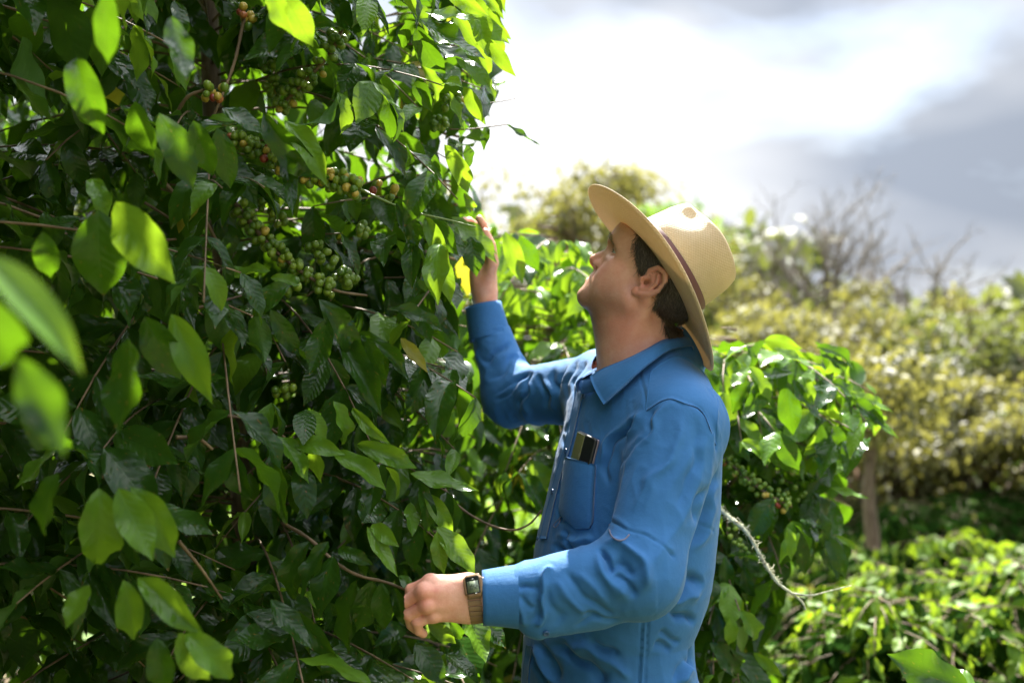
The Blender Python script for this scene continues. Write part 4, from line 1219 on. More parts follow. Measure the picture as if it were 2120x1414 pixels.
# a single large leaf rising into the bottom right corner
pl = Plant()
pl.leaf(P(2010, 1430, 1.75), P(1812, 1362, 1.72) - P(2010, 1430, 1.75), np.array([-.2, -.75, .8]), .165, .95, 0)
pl.leaf(P(2030, 1440, 1.75), P(1960, 1376, 1.80) - P(2030, 1440, 1.75), np.array([.2, -.5, .9]), .10, .9, 1)
cb = P(2030, 1440, 1.75)
tp_ = np.array([[cb[0] + .06, 1.80, -.02], [cb[0] + .05, 1.79, .3], [cb[0] + .03, 1.77, .6], [cb[0], 1.75, cb[2]]])
build_plant(pl, 'coffee_seedling', 'single large pale leaf of a young plant in the bottom right corner', (float(cb[0]) + .06, 1.80, 0), 650, None, lambda a, b: np.ones(len(a), bool), None, 10, smooth_path(tp_, 14), .006, 'plant')
# ---- 6: unseen bushes added behind the camera to shade the near side
for k, (x, y) in enumerate(((-1.9, -1.5), (-.7, -1.9))):
    pl = Plant(); rr = np.random.default_rng(700 + k)
    trk = lambda z, x=x, y=y: np.array([x, y, z])
    kp = lambda a, b: (np.maximum(a[:, 1], b[:, 1]) < -.9) & (a[:, 2] > .05)
    bush_leaves(pl, rr, trk, .2, 1.9, .8, 70, kp)
    build_plant(pl, 'coffee_bush', ['coffee bush of the row behind the camera, farther to the left', 'coffee bush of the row right behind the camera'][k], (x, y, 0), 700 + k, 'coffee bushes behind the camera', kp, LEAF_LO, 0, np.array([trk(z) for z in zt]), .03)

for k, (x, y, h, sp) in enumerate(((-3.6, -.6, 5.2, 1.6), (-2.7, 1.2, 4.6, 1.4), (-2.4, .2, 4.2, 1.2))):  # unseen trees added to keep sky light off the left bushes
    base = np.array([x, y, -.05]); mb = MB()
    t = empty('shade_tree', base, ['shade tree of the plantation to the left of the camera, farther back', 'shade tree of the plantation left of the near coffee bushes', 'shade tree of the plantation rising over the left of the camera', 'shade tree of the plantation behind the left of the camera'][k], 'tree', 'shade trees beside the camera')
    tips = limb_tree('shade_tree', base, h, sp, .11, 800 + k, mb, 3, (0, 0), .35, 7)
    mb.build('trunk', m_bark, t)
    pos, M, var = crown_leaves(tips, 60, .5, .27, 810 + k)
    ok = (pos[:, 1] < -.3) | (pos[:, 2] > 2.1 + .55 * np.maximum(pos[:, 1], 0)) | (pos[:, 0] < -.75 - .6 * np.maximum(pos[:, 1], 0))
    pos, M, var = pos[ok], M[ok], var[ok]
    add_obj('crown', foliage_mesh('crown', pos, M, var, LEAF_LO, np.zeros(len(pos), int)), t, m_can_grn)
# ================================================================== the man
# ---- frames
def axes(th, ph):
    th, ph = R(th), R(ph)
    f = np.array([-np.cos(th) * np.cos(ph), np.cos(th) * np.sin(ph), np.sin(th)])
    l = np.array([-np.sin(ph), -np.cos(ph), 0.0])
    return f, l, np.cross(f, l)
hf, hl, hu = axes(35, 20)
HO = np.array([.265, 2.10, 1.609])
HR = np.stack([hf, hl, hu], 1)            # local (forward, left, up) -> world
def toh(p): return (p - HO) @ HR
def fromh(q): return np.asarray(q, float) @ HR.T + HO
HK = 1.0

def sd_head(q):
    """head in its own frame: x forward, y left, z up, origin between the ear canals"""
    x, y, z = q[:, 0], np.abs(q[:, 1]), q[:, 2]
    s = np.stack([x, y, z], 1)
    d = sd_ell(s, (.012, 0, .045), (.099, .076, .086))
    d = smin(d, sd_ell(s, (-.025, 0, .030), (.078, .072, .080)), .03)
    d = smin(d, sd_ell(s, (.060, 0, .032), (.0545, .062, .050)), .03)         # forehead
    d = smin(d, sd_ell(s, (.050, 0, -.030), (.047, .057, .070)), .03)         # mid face
    d = smin(d, sd_cap(s, (.008, .056, -.050), (.084, .022, -.092), .0235, .019), .022)   # jaw line
    d = smin(d, sd_ell(s, (.040, 0, -.062), (.060, .048, .046)), .03)
    d = smin(d, sd_ell(s, (.0915, 0, -.0955), (.0195, .024, .0165)), .016)    # chin
    d = smin(d, sd_ell(s, (.083, 0, -.060), (.0225, .027, .027)), .02)        # muzzle
    d = smin(d, sd_ell(s, (.053, .047, -.018), (.024, .018, .015)), .02)      # cheekbone
    d = smin(d, sd_ell(s, (.046, .047, -.046), (.036, .020, .032)), .025)     # cheek
    d = smin(d, sd_ell(s, (.066, .034, -.042), (.020, .017, .020)), .018)
    d = smin(d, chain(s, [(.1055, .010, .0195), (.1000, .028, .0250), (.0800, .048, .0215)], (.0090, .0088, .0070)), .014)  # brow
    d = smax(d, -sd_ell(s, (.1075, .0325, .0060), (.0175, .0165, .0125)), .012)  # eye socket
    d = smax(d, -sd_ell(s, (.0970, .0480, .0065), (.0190, .0130, .0095)), .012)
    lid = np.linalg.norm(s - np.array([.0800, .032, .0085]), axis=1) - .0138
    d = smin(d, lid, .006)
    slit = sd_ell(s, (.0920, .0345, .0060), (.0130, .0135, .0026))
    d = smax(d, -slit, .0025)
    # nose
    n = sd_cap(s, (.0995, 0, .006), (.1195, 0, -.0300), .0075, .0112)
    n = smin(n, sd_ell(s, (.1035, .0115, -.0345), (.0125, .0072, .0085)), .008)
    n = smin(n, sd_cap(s, (.094, .006, .000), (.098, .015, -.030), .007, .008), .014)
    n = smin(n, sd_cap(s, (.119, 0, -.036), (.1060, 0, -.0430), .0052, .0045), .006)
    d = smin(d, n, .009)
    d = smax(d, -sd_cap(s, (.1110, .0062, -.0475), (.1050, .0062, -.036), .0036, .0034), .003)   # nostril
    # lips
    d = smin(d, chain(s, [(.1040, 0, -.0565), (.1000, .010, -.0572), (.0860, .0235, -.0628)], (.0058, .0054, .0035)), .006)
    d = smin(d, chain(s, [(.1075, 0, -.0700), (.1035, .010, -.0692), (.0870, .0230, -.0640)], (.0066, .0062, .0035)), .006)
    d = smax(d, -chain(s, [(.1150, 0, -.0627), (.1080, .012, -.0627), (.0905, .0262, -.0638)], (.0022, .0022, .0018)), .0035)
    d = smax(d, -sd_ell(s, (.1185, 0, -.0815), (.0085, .020, .0055)), .010)    # fold under the lip
    d = smax(d, -chain(s, [(.1030, .017, -.036), (.0960, .0265, -.050), (.0885, .031, -.064)], (.0016, .002, .0014)), .008)  # nasolabial fold
    # ear (only where it is, on the left it is seen)
    c, sn = np.cos(R(14)), np.sin(R(14))
    ex, ez = x + .006, z
    e = np.stack([c * ex + sn * ez, y, -sn * ex + c * ez], 1)
    ear = chain(e, [(.010, .076, .000), (.0135, .081, .016), (.006, .0865, .0305), (-.010, .090, .0345), (-.0235, .093, .024), (-.0265, .0925, .006), (-.0200, .089, -.011), (-.008, .0845, -.0235)],
                (.0030, .0042, .0046, .0048, .0050, .0048, .0042, .0045))
    ear = smin(ear, sd_ell(e, (.003, .0800, -.0275), (.0085, .0050, .0085)), .008)
    ear = smin(ear, sd_ell(e, (-.007, .0800, .003), (.0175, .0045, .0270)), .004)
    ear = smin(ear, chain(e, [(-.004, .0835, .022), (-.0145, .0875, .010), (-.0125, .0865, -.006), (-.002, .083, -.0165)], (.0026, .0034, .0034, .0034)), .005)
    ear = smin(ear, sd_ell(e, (.0115, .0795, -.005), (.0045, .0060, .0065)), .005)
    ear = smax(ear, -sd_ell(e, (.0015, .0870, -.003), (.0085, .0100, .0100)), .004)
    d = smin(d, ear, .005)
    return d

# ---- joints (metres); the left arm is the near one
NB, NT = P(1336, 800, 2.125), P(1306, 648, 2.12)
SL, EL, WL = P(1410, 884, 1.945), P(1322, 1190, 1.835), P(1010, 1237, 1.80)
SR, ER, WR = P(1243, 806, 2.28), P(1060, 822, 2.46), P(1010, 672, 2.50)

# torso stations: photo row, left and right outline of the shirt
ST = np.array([(765, 1222, 1440), (800, 1196, 1470), (850, 1176, 1494), (900, 1160, 1503), (950, 1148, 1503), (1000, 1138, 1501), (1050, 1127, 1498), (1100, 1115, 1492),
               (1150, 1104, 1487), (1200, 1096, 1480), (1250, 1090, 1466), (1300, 1085, 1447), (1340, 1081, 1438), (1380, 1079, 1445), (1414, 1077, 1452), (1500, 1072, 1460), (1580, 1075, 1455)], float)
ST[:, 1] += 8; ST[:, 2] -= np.where(ST[:, 0] < 1320, 26, 17)
TD = 2.115
tz = CAMZ - (ST[:, 0] - 707) / F * TD
txc = ((ST[:, 1] + ST[:, 2]) / 2 - 1060) / F * TD
thx = (ST[:, 2] - ST[:, 1]) / 2 / F * TD * .985
bf, bl, bu = axes(0, -19)                 # chest faces the bush and a little towards the camera
RAT = 1.42
ta = thx / np.sqrt(np.cos(R(19)) ** 2 + (RAT * np.sin(R(19))) ** 2)
def sd_torso(p, shrink=0.0, zlo=.80):
    z = p[:, 2]
    o = np.argsort(tz)
    xc = np.interp(z, tz[o], txc[o]); a = np.interp(z, tz[o], ta[o]) - shrink
    rel = np.stack([p[:, 0] - xc, p[:, 1] - TD], 1)
    u = rel @ bf[:2]; v = rel @ bl[:2]
    b = a * RAT
    n = 2.35
    k = (np.abs(u / a) ** n + np.abs(v / b) ** n) ** (1 / n)
    d = (k - 1) * a * (1.0 + .25 * np.clip((k - 1), 0, 1))
    top = tz.max()
    return smax(smax(d, z - top, .05), zlo - z, .03)

SHO_L, SHO_R = SL + np.array([0, .03, .012]), SR + np.array([0, -.03, .006])
def sd_arm_l(p, g=0.0):
    d = smin(sd_cap(p, SL, EL, .077 + g, .063 + g), sd_cap(p, EL, WL, .068 + g, .040 + g), .035)
    return smin(d, sd_cap(p, P(1112, 1288, 1.805), P(1235, 1262, 1.825), .027 + g, .030 + g), .03)
def sd_arm_r(p, g=0.0):
    return smin(sd_cap(p, SR, ER, .072 + g, .059 + g), sd_cap(p, ER, WR, .059 + g, .041 + g), .03)
CLAV = P(1345, 790, 2.12)
def sd_yoke(p, g=0.0):
    d = sd_cap(p, P(1350, 790, 2.13), SHO_L, .064 + g, .065 + g)
    d = smin(d, sd_cap(p, P(1335, 786, 2.14), SHO_R, .066 + g, .068 + g), .04)
    d = smin(d, sd_cap(p, P(1402, 738, 2.16), P(1350, 752, 2.20), .058 + g, .058 + g), .03)
    return smin(d, sd_cap(p, NB + np.array([.01, 0, -.02]), P(1336, 768, 2.12), .080 + g, .060 + g), .05)
def sd_shirt_parts(p):
    t = smin(sd_torso(p), sd_yoke(p), .07)
    return t, sd_arm_l(p), sd_arm_r(p)
def sd_shirt(p):
    t, a, b = sd_shirt_parts(p)
    d = smin(smin(t, a, .030), b, .035)
    # the neck opening
    c = P(1318, 722, 2.12); ax = P(1336, 800, 2.125) - P(1300, 640, 2.12); ax /= np.linalg.norm(ax)
    return d

# ---- hands
def hand_l(p):
    d = None
    mcp = [P(890, 1204, 1.792), P(876, 1223, 1.777), P(882, 1252, 1.778), P(896, 1274, 1.788)]
    car = [P(968, 1212, 1.803), P(968, 1228, 1.797), P(968, 1246, 1.797), P(968, 1265, 1.802)]
    rm = [.0118, .0122, .0115, .0102]
    for m, c, r in zip(mcp, car, rm):
        e = sd_cap(p, c, m, .0165, r)
        d = e if d is None else smin(d, e, .012)
    d = smin(d, sd_ell(p, P(930, 1238, 1.812), (.036, .016, .027)), .015)
    d = smin(d, sd_cap(p, P(966, 1220, 1.802), P(966, 1257, 1.802), .0185, .0180), .02)
    d = smin(d, sd_cap(p, P(985, 1224, 1.800), P(1040, 1232, 1.800), .0195, .025), .02)
    d = smin(d, sd_cap(p, P(985, 1253, 1.800), P(1040, 1246, 1.800), .0185, .025), .02)
    fing = [[mcp[0], P(852, 1221, 1.800), P(846, 1243, 1.826), P(858, 1256, 1.845)],
            [mcp[1], P(842, 1244, 1.790), P(840, 1268, 1.812), P(852, 1282, 1.838)],
            [mcp[2], P(847, 1272, 1.788), P(851, 1293, 1.808), P(862, 1303, 1.832)],
            [mcp[3], P(864, 1288, 1.788), P(866, 1305, 1.795), P(876, 1311, 1.808)]]
    rf = [(.0108, .0094, .0086, .0078), (.0110, .0096, .0087, .0078), (.0104, .0091, .0083, .0076), (.0094, .0085, .0078, .0072)]
    fs = None
    for c, r in zip(fing, rf):
        e = chain(p, c, r)
        for k in (1,):      # knuckle bones
            e = smin(e, np.linalg.norm(p - c[k], axis=1) - (r[k] + .0006), .004)
        fs = e if fs is None else smin(fs, e, .0012)
    d = smin(d, fs, .006)
    for m, r in zip(mcp, rm):
        d = smin(d, np.linalg.norm(p - m + np.array([-.002, .0022, 0]), axis=1) - r * .97, .006)
    th = chain(p, [P(962, 1216, 1.818), P(925, 1228, 1.842), P(888, 1246, 1.856), P(868, 1258, 1.858)], (.016, .0135, .011, .0095))
    return smin(d, th, .012)

def hand_r(p):
    w = P(1004, 612, 2.50)
    d = sd_cap(p, P(1008, 668, 2.50), w, .0300, .0265)
    d = smin(d, sd_ell(p, P(1000, 566, 2.500), (.030, .022, .046)), .03)
    mcp = [P(1014, 524, 2.478), P(1002, 515, 2.498), P(990, 517, 2.516), P(980, 526, 2.530)]
    for m in mcp:
        d = smin(d, sd_cap(p, P(1002, 582, 2.50), m, .019, .0112), .012)
    d = smin(d, sd_ell(p, P(993, 574, 2.482), (.020, .016, .034)), .015)      # ball of the thumb
    th = chain(p, [P(1006, 590, 2.482), P(1020, 545, 2.462), P(1016, 508, 2.452), P(1004, 482, 2.450)], (.0155, .0135, .0112, .0098))
    d = smin(d, th, .010)
    fing = [[mcp[0], P(1004, 486, 2.474), P(1000, 465, 2.466), P(992, 453, 2.458)],
            [mcp[1], P(988, 472, 2.498), P(972, 458, 2.484), P(958, 458, 2.468)],
            [mcp[2], P(974, 476, 2.520), P(958, 466, 2.500), P(948, 470, 2.482)],
            [mcp[3], P(964, 492, 2.534), P(950, 484, 2.520), P(942, 488, 2.504)]]
    rf = [(.0112, .0098, .0088, .0080), (.0114, .0100, .0090, .0080), (.0110, .0096, .0086, .0078), (.0098, .0086, .0078, .0070)]
    fs = None
    for c, r in zip(fing, rf):
        e = chain(p, c, r)
        fs = e if fs is None else smin(fs, e, .0022)
    return smin(d, fs, .007)

HIP = np.array([.190, 2.12, .93])
LEGS = [(HIP + bl * .095, np.array([.185, 2.12, .50]) + bl * .105, np.array([.205, 2.12, .09]) + bl * .12),
        (HIP - bl * .095, np.array([.175, 2.12, .50]) - bl * .105, np.array([.195, 2.12, .09]) - bl * .12)]
def sd_legs(p, g=0.0):
    d = sd_ell(p, HIP + np.array([0, 0, .0]), (.106 + g, .112 + g, .12 + g))
    for h, k, a in LEGS:
        d = smin(d, sd_cap(p, h, h + bl * 0 + np.array([0, 0, -.02]), .082 + g, .082 + g), .05)
        d = smin(d, smin(sd_cap(p, h, k, .085 + g, .058 + g), sd_cap(p, k, a, .056 + g, .040 + g), .03), .03)
    return d

def sd_body(p):
    d = np.full(len(p), 9.0)
    def near(c, rad):
        return np.where(np.linalg.norm(p - c, axis=1) < rad)[0]
    core = smin(sd_torso(p, .030), sd_yoke(p, -.022), .05)
    core = smin(core, sd_arm_l(p, -.016), .03)
    core = smin(core, sd_arm_r(p, -.016), .03)
    core = smin(core, sd_legs(p, -.012), .03)
    d = core
    neck = sd_cap(p, NB, NT, .076, .070)
    d = smin(d, neck, .05)
    # sterno-mastoid and throat
    d = smin(d, sd_cap(p, fromh((-.018, .062, -.030)), P(1268, 775, 2.095), .016, .014), .022)
    d = smin(d, sd_cap(p, fromh((.040, 0, -.096)), P(1287, 712, 2.13), .026, .036), .030)
    i = near(HO, .26)
    if len(i):
        d[i] = smin(d[i], sd_head(toh(p[i])), .013)
    i = near(P(940, 1240, 1.8), .16)
    if len(i): d[i] = smin(d[i], hand_l(p[i]), .012)
    i = near(P(1000, 560, 2.5), .18)
    if len(i): d[i] = smin(d[i], hand_r(p[i]), .012)
    return d

GX = float(HIP[0])
person = empty('person', (.19, 2.12, 0.0), 'man in a blue long sleeved shirt and straw hat reaching up into the coffee bush', 'person')

# ---- body mesh
BV, BQ = surface_nets(sd_body, (-.17, 1.70, .02), (.47, 2.60, 1.80), .0036)
BX = []
def _zone(V):
    q = toh(V)
    return ((np.linalg.norm(q, axis=1) < .165) & (q[:, 2] < .06)) | (np.linalg.norm(V - P(895, 1245, 1.80), axis=1) < .075)
BV, BQ, _x = refine(sd_body, BV, BQ, _zone(BV), .0036); BX += _x
def _zone2(V):
    q = toh(V)
    y = np.abs(q[:, 1])
    return ((q[:, 0] > .055) & (q[:, 2] < .035) & (q[:, 2] > -.085) & (y < .05)) | ((np.abs(q[:, 0] + .006) < .034) & (q[:, 1] > .068) & (np.abs(q[:, 2]) < .04))
_used = np.zeros(len(BV), bool)
for _p in BX: _used[_p.ravel()] = True
BV, BQ, _x = refine(sd_body, BV, BQ, _zone2(BV) & ~_used, .0018); BX += _x
# the hat's own axes; the head under it keeps inside its crown
HAT_C = P(1360, 566.5, 2.092)
HAT_F = np.array([-.549, .17, .835]); HAT_F /= np.linalg.norm(HAT_F)
HAT_U = np.array([.835, -.04, .549]); HAT_U -= HAT_F * (HAT_U @ HAT_F); HAT_U /= np.linalg.norm(HAT_U)
HAT_L = np.cross(HAT_U, HAT_F)
_h = (BV - HAT_C) @ np.stack([HAT_F, HAT_L, HAT_U], 1)
_top = np.clip((_h[:, 2] - .09 * _h[:, 1] + .004) / .02, 0, 1) * (np.linalg.norm(_h, axis=1) < .2)
_rho = np.hypot(_h[:, 0] / .0985, _h[:, 1] / .090)
_sc = np.where(_rho > .90, .90 / np.maximum(_rho, .1), 1); _sc = 1 + (_sc - 1) * _top
_h[:, 0] *= _sc; _h[:, 1] *= _sc
_h[:, 2] = np.where(_top > 0, np.minimum(_h[:, 2], .088), _h[:, 2])
BV = HAT_C + _h @ np.stack([HAT_F, HAT_L, HAT_U], 1).T
BN = vnormals(BV, BQ)
bh = toh(BV)
def gauss(q, c, r):
    return np.exp(-(((q - np.asarray(c)) / np.asarray(r)) ** 2).sum(1))
sym = bh.copy(); sym[:, 1] = np.abs(sym[:, 1])
inhead = np.linalg.norm(bh, axis=1) < .24
red = .9 * gauss(sym, (.080, .045, -.025), (.03, .03, .03)) + 1.0 * gauss(sym, (.118, 0, -.033), (.016, .02, .014)) \
    + .9 * gauss(sym, (-.004, .088, .004), (.035, .016, .04)) + .8 * gauss(sym, (-.015, .06, -.085), (.05, .05, .05)) + .35 * gauss(sym, (.1, 0, .04), (.04, .05, .03))
red = np.where(inhead, red, 0)
px_, py_ = proj(BV)
red += .9 * np.exp(-((px_ - 903) ** 2 + (py_ - 1222) ** 2) / 40.0) * (BN[:, 1] < 0) * (BV[:, 1] < 1.9)
red += .85 * (np.exp(-((px_ - 872) ** 2 + (py_ - 1240) ** 2) / 1400.0)) * (BV[:, 1] < 1.9)
lip = np.where(inhead, gauss(sym, (.104, .006, -.0568), (.010, .016, .0045)) + gauss(sym, (.108, .006, -.0698), (.010, .016, .0055)), 0)
stub = np.where(inhead, np.clip(1.3 * (gauss(sym, (.080, .020, -.098), (.045, .045, .030)) + gauss(sym, (.035, .060, -.062), (.035, .03, .028)) * .8 + gauss(sym, (.103, 0, -.047), (.014, .03, .008)) * .8
        + .7 * gauss(sym, (.05, .0, -.125), (.05, .06, .03))), 0, 1), 0)
# hairline: temple, sideburn, behind the ear and down to the nape
HAIRLINE = [(1290, 330), (1325, 455), (1319, 492), (1315, 515), (1317, 538), (1326, 560), (1338, 557), (1360, 547), (1388, 553), (1392, 575), (1380, 597), (1362, 613), (1357, 640), (1370, 657), (1380, 692), (1440, 704), (1650, 704), (1650, 330)]
def hairmask(q):
    s_ = q.copy(); s_[:, 1] = np.abs(s_[:, 1])      # the near side's line, mirrored for the other side
    x, y = proj(fromh(s_))
    m = np.zeros(len(q))
    for dx, dy in ((0, 0), (-5, 0), (5, 0), (-10, 0), (0, 6), (0, 12), (4, 9), (-7, 7)):      # a soft edge
        m += in_poly(x + dx, y + dy, HAIRLINE) / 8.0
    return m
hm = np.where((np.linalg.norm(bh, axis=1) < .22) & (~((np.abs(bh[:, 1]) > .0770) & (((bh[:, 0] + .008) / .030) ** 2 + ((bh[:, 2] - .002) / .036) ** 2 < 1))), hairmask(bh), 0)
body_me = np_mesh('body', BV, [BQ] + BX)
for nm, arr in (('red', red), ('lip', lip), ('stubble', stub), ('scalp', hm)):
    at = body_me.attributes.new(nm, 'FLOAT', 'POINT')
    at.data.foreach_set('value', np.clip(arr, 0, 1).astype(np.float32))

m_skin, nt, b, out = new_mat('skin')
tcn = N(nt, 'ShaderNodeTexCoord')
def attr(nt, nm): return N(nt, 'ShaderNodeAttribute', attribute_name=nm).outputs['Fac']
base = mixc(nt, ramp(nt, noise(nt, tcn.outputs['Object'], 38, 5, .68), [(.34, (0, 0, 0)), (.66, (1, 1, 1))]), (.74, .345, .235), (.84, .475, .345))
base = mixc(nt, mathn(nt, 'MULTIPLY', noise(nt, tcn.outputs['Object'], 260, 2), .35), base, (.56, .22, .15))
base = mixc(nt, mathn(nt, 'MULTIPLY', attr(nt, 'red'), .62), base, (.66, .20, .15))
base = mixc(nt, mathn(nt, 'MULTIPLY', attr(nt, 'lip'), .4), base, (.40, .16, .11))
sn = mathn(nt, 'MULTIPLY', attr(nt, 'stubble'), mathn(nt, 'MULTIPLY_ADD', noise(nt, tcn.outputs['Object'], 700, 2, .7), .75, .25))
base = mixc(nt, mathn(nt, 'MULTIPLY', sn, .9), base, (.13, .075, .05))
base = mixc(nt, mathn(nt, 'MULTIPLY', mathn(nt, 'POWER', attr(nt, 'scalp'), 1.4), .86), base, (.045, .028, .020))
nt.links.new(base, b.inputs['Base Color'])
b.inputs['Roughness'].default_value = .47
b.inputs['Specular IOR Level'].default_value = .45
b.inputs['Subsurface Weight'].default_value = .12
b.inputs['Subsurface Radius'].default_value = (.012, .004, .002)
b.inputs['Subsurface Scale'].default_value = .5
hgt = mathn(nt, 'ADD', noise(nt, tcn.outputs['Object'], 420, 4, .6), mathn(nt, 'MULTIPLY', noise(nt, tcn.outputs['Object'], 90, 3, .6), 1.6))
nt.links.new(bump(nt, hgt, .35, .0012), b.inputs['Normal'])
add_obj('body', body_me, person, m_skin)

# ---- eyes
m_eye, nt, b, out = new_mat('eye')
tcn = N(nt, 'ShaderNodeTexCoord')
sp = N(nt, 'ShaderNodeSeparateXYZ'); nt.links.new(tcn.outputs['Object'], sp.inputs[0])
b.inputs['Roughness'].default_value = .08
eb = ramp(nt, mathn(nt, 'MULTIPLY', sp.outputs['Z'], 1.0), [(0.0, (.62, .55, .5)), (.0112, (.62, .55, .5)), (.0114, (.09, .06, .03)), (.0122, (.08, .05, .03)), (.0124, (.005, .005, .005))])
nt.links.new(eb, b.inputs['Base Color'])
for s in (1, -1):
    c = fromh((.0800, .032 * s, .0085))
    me = MB().ellipsoid((0, 0, 0), np.eye(3), (.0129, .0129, .0129), 20, 14)
    o = me.build('eye', m_eye, person)
    o.location = Vector(c) - person.location
    o.rotation_euler = Vector(hf * .97 + hu * .2).to_track_quat('Z', 'Y').to_euler()

lash_paths = []
for s in (1, -1):
    for zz in (.0026, -.0030):
        pts = []
        for yy in np.linspace(-.0105, .0105, 9):
            zc = .0022 * 0 + zz * (1 - (yy / .0125) ** 2) - .0005
            rr = math.sqrt(max(.0139 ** 2 - yy ** 2 - (zc - .002) ** 2, 1e-8))
            pts.append(fromh((.0800 + rr, s * (.032 + yy), zc + .0065)))
        lash_paths.append(pts)
# ---- hair: short curved strands on the scalp, the brows
m_hair, nt, b, out = new_mat('hair')
lm = MB()
for q in lash_paths: lm.tube(q, .0006, 5)
lm.build('eyelash', m_hair, person)
hv = N(nt, 'ShaderNodeNewGeometry')
nt.links.new(ramp(nt, hv.outputs['Random Per Island'], [(0, (.026, .016, .011)), (.6, (.065, .042, .028)), (.9, (.13, .09, .065)), (1, (.26, .21, .17))]), b.inputs['Base Color'])
b.inputs['Roughness'].default_value = .42
def strands(name, roots, nrm, flow, length, width, lift, curl, seg=5):
    n = len(roots)
    t = np.linspace(0, 1, seg)
    ln = length * rng.uniform(.6, 1.25, n)
    fl = flow + rng.normal(0, .28, (n, 3))
    fl -= nrm * (fl * nrm).sum(1, keepdims=True)
    fl /= np.linalg.norm(fl, axis=1, keepdims=True) + 1e-9
    side = np.cross(nrm, fl)
    ph = rng.uniform(0, 6.28, n); cu = curl * rng.uniform(.4, 1.5, n)
    lf = lift * rng.uniform(.3, 1.5, n)
    c = roots[:, None, :] + fl[:, None, :] * (ln[:, None] * t)[..., None] \
        + nrm[:, None, :] * (lf[:, None] * np.sin(t * 2.6) + .0006)[..., None] \
        + side[:, None, :] * (cu[:, None] * np.sin(t * 5.0 + ph[:, None]) * t)[..., None]
    w = width * rng.uniform(.7, 1.4, n)[:, None] * np.array([1, .95, .8, .55, .1])[:seg]
    v = np.stack([c + side[:, None, :] * w[..., None], c + nrm[:, None, :] * w[..., None] * .8, c - side[:, None, :] * w[..., None]], 2)   # n, seg, 3, 3
    V = v.reshape(-1, 3)
    base = (np.arange(n) * seg * 3)[:, None, None, None]
    i = np.arange(seg - 1)[None, :, None]; k = np.arange(2)[None, None, :]
    q = np.stack([np.broadcast_to(i * 3 + k, (1, seg - 1, 2)), np.broadcast_to(i * 3 + k + 1, (1, seg - 1, 2)), np.broadcast_to((i + 1) * 3 + k + 1, (1, seg - 1, 2)), np.broadcast_to((i + 1) * 3 + k, (1, seg - 1, 2))], -1)
    return V, (q + base).reshape(-1, 4)
under_hat = (BV - HAT_C) @ HAT_U < .004 + .09 * ((BV - HAT_C) @ HAT_L)
cand = np.where((hm > .15) & under_hat)[0]
wgt = np.clip(hm[cand] - .1, .02, 1) ** 1.6; wgt /= wgt.sum()
pick = rng.choice(cand, 11000, p=wgt)
rt = BV[pick] + rng.normal(0, .0012, (len(pick), 3))
nr = BN[pick]
hq = toh(rt)
flow = (-.55 * hf - .75 * hu)[None, :] + np.where((hq[:, 0] > -.01)[:, None], (-.55 * hf + .35 * hu)[None, :] * .3, 0)
hb = MB()
hb.add(*strands('hair', rt, nr, flow, .021, .00032, .0018, .0020))
px_h, py_h = proj(BV[cand])
edge = cand[~in_poly(px_h - 9, py_h, HAIRLINE) & (bh[cand][:, 1] > 0)]
pe = rng.choice(edge, 260)
hb.add(*strands('hair', BV[pe], BN[pe], np.broadcast_to(hf * .3 - hu * .8, (len(pe), 3)), .012, .00028, .0015, .003))
nape = cand[np.argsort(bh[cand][:, 2])[:max(60, len(cand) // 12)]]
pn = rng.choice(nape, 500)
hb.add(*strands('hair', BV[pn], BN[pn], np.broadcast_to(-hf * .55 - hu * .9, (len(pn), 3)), .020, .0005, .006, .006))
hb.build('hair', m_hair, person)
bm_ = np.where((np.abs(sym[:, 1] - .028) < .020) & (np.abs(bh[:, 2] - (.0260 - (np.abs(sym[:, 1]) - .028) ** 2 * 12)) < .0040) & (bh[:, 0] > .07) & (np.linalg.norm(bh, axis=1) < .14))[0]
pb = rng.choice(bm_, 260)
eb = MB().add(*strands('eyebrow', BV[pb], BN[pb], np.sign(bh[pb, 1])[:, None] * hl * .8 + hu * .25, .008, .00022, .0012, .001))
eb.build('eyebrow', m_hair, person)

# ================================================================== the shirt
SV, SQ = surface_nets(sd_shirt, (-.10, 1.68, .76), (.47, 2.62, 1.60), .0032)
t_, a_, b_ = sd_shirt_parts(SV)
part = np.argmin(np.stack([t_, a_, b_], 1), 1)       # 0 torso, 1 near sleeve, 2 far sleeve
SN = vnormals(SV, SQ)
sqx, sqy = proj(SV)
spx, spy = sqx, sqy
spx = spx + 5 * np.sin(SV[:, 2] * 61 + SV[:, 0] * 23) + 3 * np.sin(SV[:, 2] * 137 + 2)
spy = spy + 5 * np.sin(SV[:, 0] * 57 + SV[:, 2] * 31) + 3 * np.sin(SV[:, 0] * 149 + 1)
view = SV - np.array([0, 0, CAMZ]); view /= np.linalg.norm(view, axis=1, keepdims=True)
facing = np.clip(-(SN * view).sum(1) * 4.0, 0, 1)
disp = np.zeros(len(SV))
def seg_dist(pts, qx, qy):
    best = np.full(len(qx), 1e9); tt = np.zeros(len(qx)); sd_ = np.zeros(len(qx))
    L = np.concatenate([[0], np.cumsum(np.linalg.norm(np.diff(pts, axis=0), axis=1))])
    for i in range(len(pts) - 1):
        a, bb = pts[i], pts[i + 1]
        ab = bb - a; l2 = ab @ ab + 1e-9
        u = np.clip(((qx - a[0]) * ab[0] + (qy - a[1]) * ab[1]) / l2, 0, 1)
        ex, ey = qx - a[0] - u * ab[0], qy - a[1] - u * ab[1]
        dd = np.hypot(ex, ey)
        m = dd < best
        best[m] = dd[m]; tt[m] = (L[i] + u[m] * (L[i + 1] - L[i])) / L[-1]
        sd_[m] = (ab[0] * ey - ab[1] * ex)[m]
    return best, tt, np.sign(sd_)
